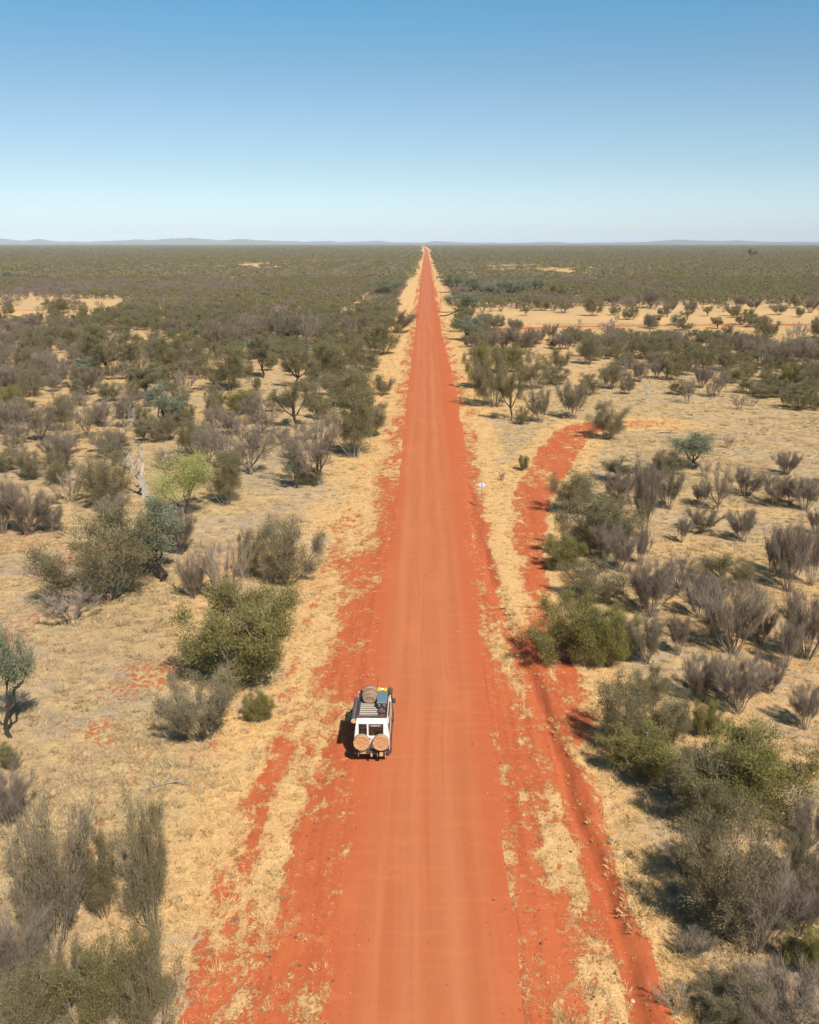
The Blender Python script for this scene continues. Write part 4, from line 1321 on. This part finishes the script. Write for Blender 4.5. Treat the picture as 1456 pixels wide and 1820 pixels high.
cargo('gear_bag', 'small black gear bag behind the blue-grey box on the roof rack', 'bag', .44, .85, 2.19,
      [('cloth', P_DARK, lambda bm: box(bm, -.22, .22, -.13, .13, 0, .14, tx=.04, ty0=.03, ty1=.03), .04), ('handle', P_STEEL, lambda bm: cyl(bm, (-.08, 0, .155), (.08, 0, .155), .018, seg=8), 0)])
cargo('jerry_can', 'yellow jerry can in the middle of the roof rack beside the bedroll', 'jerry can', .24, 2.80, 2.19,
      [('can', P_YEL, lambda bm: box(bm, -.11, .11, -.11, .11, 0, .30, tx=.02, ty0=.02, ty1=.02), .03), ('handle', P_YEL, lambda bm: cyl(bm, (-.06, 0, .335), (.06, 0, .335), .018, seg=8), 0), ('cap', P_DARK, lambda bm: cyl(bm, (.0, .07, .30), (.0, .07, .33), .03), 0)])
cargo('jerry_can', 'yellow jerry can in front of the blue-grey box on the roof rack', 'jerry can', .55, 2.72, 2.19,
      [('can', P_YEL, lambda bm: box(bm, -.10, .10, -.10, .10, 0, .30, tx=.02, ty0=.02, ty1=.02), .03), ('handle', P_YEL, lambda bm: cyl(bm, (-.06, 0, .335), (.06, 0, .335), .018, seg=8), 0), ('cap', P_DARK, lambda bm: cyl(bm, (.0, .06, .30), (.0, .06, .33), .03), 0)])
cargo('camp_chair', 'rolled pale blue camp chair between bedroll and blue-grey box', 'camp chair', .175 + .03, 2.05, 2.19,
      [('rolled_cloth', P_SKY, lambda bm: [cyl(bm, (0, -.30 + i * .2, .30), (0, -.14 + i * .2, .30), .05, .042, 10) for i in range(3)], .01), ('frame_tube', P_DARK, lambda bm: [cyl(bm, (a, -.36, .07), (a, .36, .07), .035, seg=8) for a in (-.02, .04)] + [cyl(bm, (.01, -.34, .12), (.01, .34, .26), .03, seg=8)], 0)])
cargo('folded_shovel_bag', 'black round tool bag at the front right of the roof rack', 'tool bag', .80 - .03, 2.75, 2.27,
      [('cloth', P_DARK, lambda bm: cyl(bm, (0, -.30, .09), (0, .30, .09), .09, seg=14), .03), ('strap', P_STEEL, lambda bm: [cyl(bm, (0, y, .09), (0, y + .03, .09), .096, seg=14) for y in (-.15, .12)], 0)])

# ------------------------------------------------------------------ road sign, logs, stump
sp_ = at(856, 900)
g = put(bpy.data.objects.new('road_sign', None), label='grey back of a diamond road sign on a thin post right of the road', cat='road sign')
g.location = (sp_.x, sp_.y, float(relief(sp_.x, sp_.y))); hs = height_to(sp_, 858)
bm = bmesh.new(); cyl(bm, (0, 0, -.3), (0, 0, hs + .33), .030, seg=10); smooth_obj('post', bm, P_POST, g)
bm = bmesh.new(); box(bm, -.24, .24, .034, .040, -.24, .24)
bmesh.ops.rotate(bm, verts=bm.verts, cent=(0, .037, 0), matrix=Matrix.Rotation(R(45), 3, 'Y')); bmesh.ops.translate(bm, verts=bm.verts, vec=(0, 0, hs)); smooth_obj('sign_plate', bm, P_SIGN, g, .002)
for z_ in (-.15, .15):
    bm = bmesh.new(); box(bm, -.05, .05, -.035, .033, hs + z_ - .015, hs + z_ + .015); smooth_obj('bracket', bm, P_POST, g)

P_LOG = bark_material('charred log', (.035, .026, .022), (.07, .05, .04)); P_LOG2 = BARK['pale']
def limb(bm, pts, r0, r1, seg=7, rr=random.Random(8)):
    prev = None
    for i, p in enumerate(pts):
        t = i / (len(pts) - 1); r_ = r0 + (r1 - r0) * t; d = (Vector(pts[min(i + 1, len(pts) - 1)]) - Vector(pts[max(i - 1, 0)])).normalized()
        u = d.cross(Vector((0, 0, 1)) if abs(d.z) < .9 else Vector((1, 0, 0))).normalized(); v = d.cross(u)
        ring = [bm.verts.new(Vector(p) + (u * math.cos(2 * math.pi * k / seg) + v * math.sin(2 * math.pi * k / seg)) * r_ * rr.uniform(.85, 1.15)) for k in range(seg)]
        if prev:
            for k in range(seg): bm.faces.new((prev[k], prev[(k + 1) % seg], ring[(k + 1) % seg], ring[k]))
        else: bm.faces.new(ring[::-1])
        prev = ring
    bm.faces.new(prev)
def wood(name, label, cat, px, py, m, paths):
    p = at(px, py); o = put(bpy.data.objects.new(name, None), label=label, cat=cat); o.location = (p.x, p.y, float(relief(p.x, p.y)))
    for i, (pts, r0, r1) in enumerate(paths):
        bm = bmesh.new(); limb(bm, pts, r0, r1); smooth_obj('log_stem' if i == 0 else 'branch', bm, m, o)
wood('fallen_log', 'dark fallen log at the right edge of the road below the spreading blue-green tree', 'log', 792, 562, P_LOG,
     [([(-1.9, -.6, .15), (-.6, 0, .2), (.6, .5, .35), (2.2, .8, .9), (3.6, 1.0, 1.5)], .24, .13), ([(.6, .5, .35), (1.6, 1.4, .7), (2.4, 2.0, 1.3)], .12, .05)])
wood('fallen_branch', 'grey fallen branch lying in the grass left of the vehicle', 'branch', 290, 1400, P_LOG2,
     [([(-1.0, -.3, .06), (-.3, 0, .10), (.4, .25, .16), (1.0, .45, .10)], .035, .02), ([(-.3, 0, .1), (-.6, .35, .2), (-.95, .6, .12)], .025, .012), ([(.4, .25, .16), (.9, .1, .25), (1.3, .05, .15)], .022, .01), ([(0, .1, .12), (.2, .6, .22), (.1, 1.0, .1)], .02, .01)])
wood('tree_stump', 'black charred stump beside the grey shrub left of the vehicle', 'stump', 287, 1272, P_LOG,
     [([(0, 0, -.1), (.03, .02, .2), (-.02, .05, .42)], .20, .13), ([(.1, 0, .1), (.4, -.05, .22), (.62, .05, .12)], .08, .05), ([(-.1, 0, .1), (-.35, .2, .15), (-.5, .45, .07)], .07, .03)])
wood('fallen_branch', 'dark fallen sticks lying on the clearing beside the side track bend', 'branch', 1188, 770 , P_LOG,
     [([(-1.1, .2, .06), (0, 0, .1), (1.1, -.3, .06)], .05, .02), ([(0, 0, .1), (.5, .6, .2), (.8, 1.2, .08)], .035, .015)])
pst_ = at(1125, 1768)
bm = bmesh.new(); bmesh.ops.create_icosphere(bm, subdivisions=2, radius=.085)
rr = random.Random(2)
for v in bm.verts: v.co *= rr.uniform(.8, 1.15); v.co.z *= .7
o = smooth_obj('stone', bm, mat('pale stone', (.50, .38, .24), .8, .2), label='pale stone on the right verge near the bottom of the road', cat='stone'); o.location = (pst_.x, pst_.y, float(relief(pst_.x, pst_.y)) + .05)

# ------------------------------------------------------------------ labels of the plants
ZONES = [(120, 1760, 'in the bottom left corner'), (230, 1600, 'just behind the bottom left green bush'), (10, 1440, 'at the left edge, nearer than the vehicle'), (20, 1290, 'at the left edge, level with the vehicle'),
 (420, 1290, 'just left of the vehicle'), (400, 1195, 'on the verge just beyond the vehicle'), (490, 1040, 'by the verge below the small tree'), (350, 1060, 'right of the big domed shrub'), (180, 1080, 'around the big domed shrub'),
 (40, 945, 'at the left edge beside the pale track marks'), (220, 900, 'between dead tree and big domed shrub'), (340, 900, 'around the yellow-green tree'), (100, 860, 'left of the dead pale tree'), (545, 860, 'by the left verge opposite the road sign'),
 (400, 830, 'behind the yellow-green tree'), (170, 790, 'beyond the dead pale tree'), (40, 770, 'at the left edge beyond the dead pale tree'), (290, 750, 'in the sandy gap left of the road'), (420, 745, 'on the far side of the sandy gap'), (560, 740, 'left of the mid-left verge shrubs'),
 (650, 740, 'crowding the left verge'), (60, 680, 'in the far left thicket'), (180, 670, 'in the thicket left of the sandy gap'), (320, 670, 'beyond the sandy gap'), (440, 680, 'around the slender brown-olive tree'), (580, 670, 'near the verge beyond the sandy gap'), (680, 610, 'beside the verge far up the road'),
 (540, 605, 'in the grey thicket on the left'), (400, 610, 'in the middle grey thicket'), (200, 610, 'before the sandy strip on the left'), (60, 600, 'far left before the sandy strip'), (80, 555, 'on the sandy strip at the left'), (670, 530, 'where left scrub meets the road'),
 (820, 545, 'beside the fallen log right of the road'), (900, 525, 'along the scrub edge right of the road'), (830, 610, 'by the right verge before the far dirt track'), (900, 630, 'in the row before far dirt track'), (880, 720, 'in the dense clump by the right verge'), (980, 670, 'right of the dense verge clump'),
 (1010, 610, 'just before the far dirt track'), (1100, 640, 'in the middle right scrub'), (1030, 740, 'around the head of the side track'), (1000, 550, 'on the pale strip beyond the far track'), (1180, 565, 'on the strip by far dirt track'), (1380, 560, 'at far right of open strip'), (1380, 600, 'between dirt track and right thicket'),
 (1230, 600, 'before the open strip on the right'), (1170, 690, 'at the back of the straw clearing'), (1260, 680, 'in the clump behind the clearing'), (1330, 720, 'at the right back of the clearing'), (1420, 680, 'in the thicket at the right edge'), (1250, 825, 'in the open straw clearing'), (1398, 844, 'at the right side of the clearing'),
 (915, 845, 'between the road sign and the side track'), (1030, 940, 'at the side track hedge top'), (1060, 1010, 'in the middle of the side track hedge'), (1030, 1160, 'at the bottom of the side track hedge'), (1140, 900, 'right of the hedge top'), (1160, 1060, 'right of the hedge middle'),
 (1150, 1180, 'right of the hedge bottom'), (1270, 900, 'just below the straw clearing'), (1400, 900, 'at the right edge below the clearing'), (1250, 955, 'in the stand below the clearing'), (1400, 1040, 'in the dark right edge thicket'), (1270, 1060, 'mid right grey stand'),
 (1230, 1170, 'low in the right grey stand'), (1400, 1170, 'at the right edge level with the hedge foot'), (1310, 1250, 'above the big right bush'), (1430, 1290, 'at right edge above big bush'), (1130, 1340, 'by the right verge level with the vehicle'), (1250, 1320, 'behind the big green bush on the right'),
 (1300, 1460, 'at lower right below the vehicle'), (1330, 1670, 'at lower right below big bushes'), (1400, 1790, 'in the bottom right corner'), (1200, 1790, 'by the right verge at bottom')]
ORD = ['leftmost', 'second', 'third', 'fourth', 'fifth', 'sixth', 'seventh', 'eighth', 'ninth', 'tenth']
NUM = ['', '', 'two', 'three', 'four', 'five', 'six', 'seven', 'eight', 'nine', 'ten']
def plural(w_):
    for a, b in ((' with a dark crooked trunk', 's with dark crooked trunks'), (' with a dark trunk', 's with dark trunks'), (' with sparse leaves', 's with sparse leaves')):
        if w_.endswith(a): return w_[:-len(a)] + b
    return w_ + ('es' if w_.endswith('bush') else 's')
def project(x, y):
    v = CROT.transposed() @ (Vector((x, y, 0)) - CAM)
    return (728 - FPX * v.x / v.z, 910 + FPX * v.y / v.z)
def label_plants():
    by = {}; rest = []
    for k, it in enumerate(ITEMS):
        if k >= N_CAT:
            it['px'] = project(it['x'], it['y'])
            if it['y'] > 225 or not (-20 < it['px'][0] < 1476): rest.append(it); continue
        px, py = it['px']; z = min(ZONES, key=lambda q: (q[0] - px) ** 2 + ((q[1] - py) * 1.8) ** 2)[2]
        w_ = WORD[it['s']]
        if z.endswith('yellow-green tree') and it['s'] == 'Y': z = 'left of the road behind the shrubs, its crown bright in the sun'
        if 'dead pale tree' in z and it['s'] == 'D': z = 'with bare forked limbs left of the yellow-green tree'
        if z == 'around the slender brown-olive tree' and it['s'] == 'O': z = 'with a thin dark trunk beyond the sandy gap'
        if 'big domed shrub' in z and it['s'] == 'M' and it['r'] > 3: w_, z = 'biggest olive domed shrub', 'on the left plain, branches fanned from one foot'
        by.setdefault((w_, z), []).append(it)
    for (w_, z), L in by.items():
        L.sort(key=lambda i: i['px'][0]); n = len(L)
        for k, it in enumerate(L):
            m = n - 1 - k
            num = NUM[n] if n <= 10 else 'many'
            if n > 2 and k not in (0, n - 1) and len((w_ + z).split()) > 9: w_2 = w_.replace('olive green ', 'olive ').replace('bare grey fan-shaped', 'fan-shaped')
            else: w_2 = w_
            if n == 1: t = w_ + ' ' + z
            elif n == 2: t = ('left' if k == 0 else 'right') + ' one of two ' + plural(w_2) + ' ' + z
            elif k == 0: t = 'leftmost of ' + num + ' ' + plural(w_2) + ' ' + z
            elif m == 0: t = 'rightmost of ' + num + ' ' + plural(w_2) + ' ' + z
            elif k <= m: t = ORD[min(k, 9)] + ' from left, ' + plural(w_2) + ' ' + z
            else: t = ORD[min(m, 9)] + ' from right, ' + plural(w_2) + ' ' + z
            it['o']['label'] = t
            if len(t.split()) > 15:
                t = t.replace('dark-trunked ', '').replace('grey-green ', '').replace('leafless grey ', 'leafless ').replace(', its crown bright in the sun', ''); it['o']['label'] = t
            for a_, b_ in (('bare grey fan-shaped', 'fan-shaped'), ('olive green', 'olive'), ('bright green', 'green'), ('small bare brown', 'bare brown'), (' from left,', ' from left:')):
                if len(t.split()) > 15: t = t.replace(a_, b_); it['o']['label'] = t
            if len(t.split()) > 16: print('LONG', t)
    for it in rest:
        side = 'left' if it['x'] < 0 else 'right'; y = it['y']
        z = 'near the picture edge' if y < 225 else 'in the crowded middle-distance scrub' if y < 330 else 'in the dense far scrub'
        it['o']['label'] = WORD[it['s']] + ' ' + z + ', ' + side + ' of the road'
        it['o']['group'] = GROUP[it['s']] + ', ' + side + (' edge' if y < 225 else ' middle' if y < 330 else ' far')
label_plants()
print('items', len(ITEMS), 'catalogue', N_CAT, 'rest', len(REST), count)
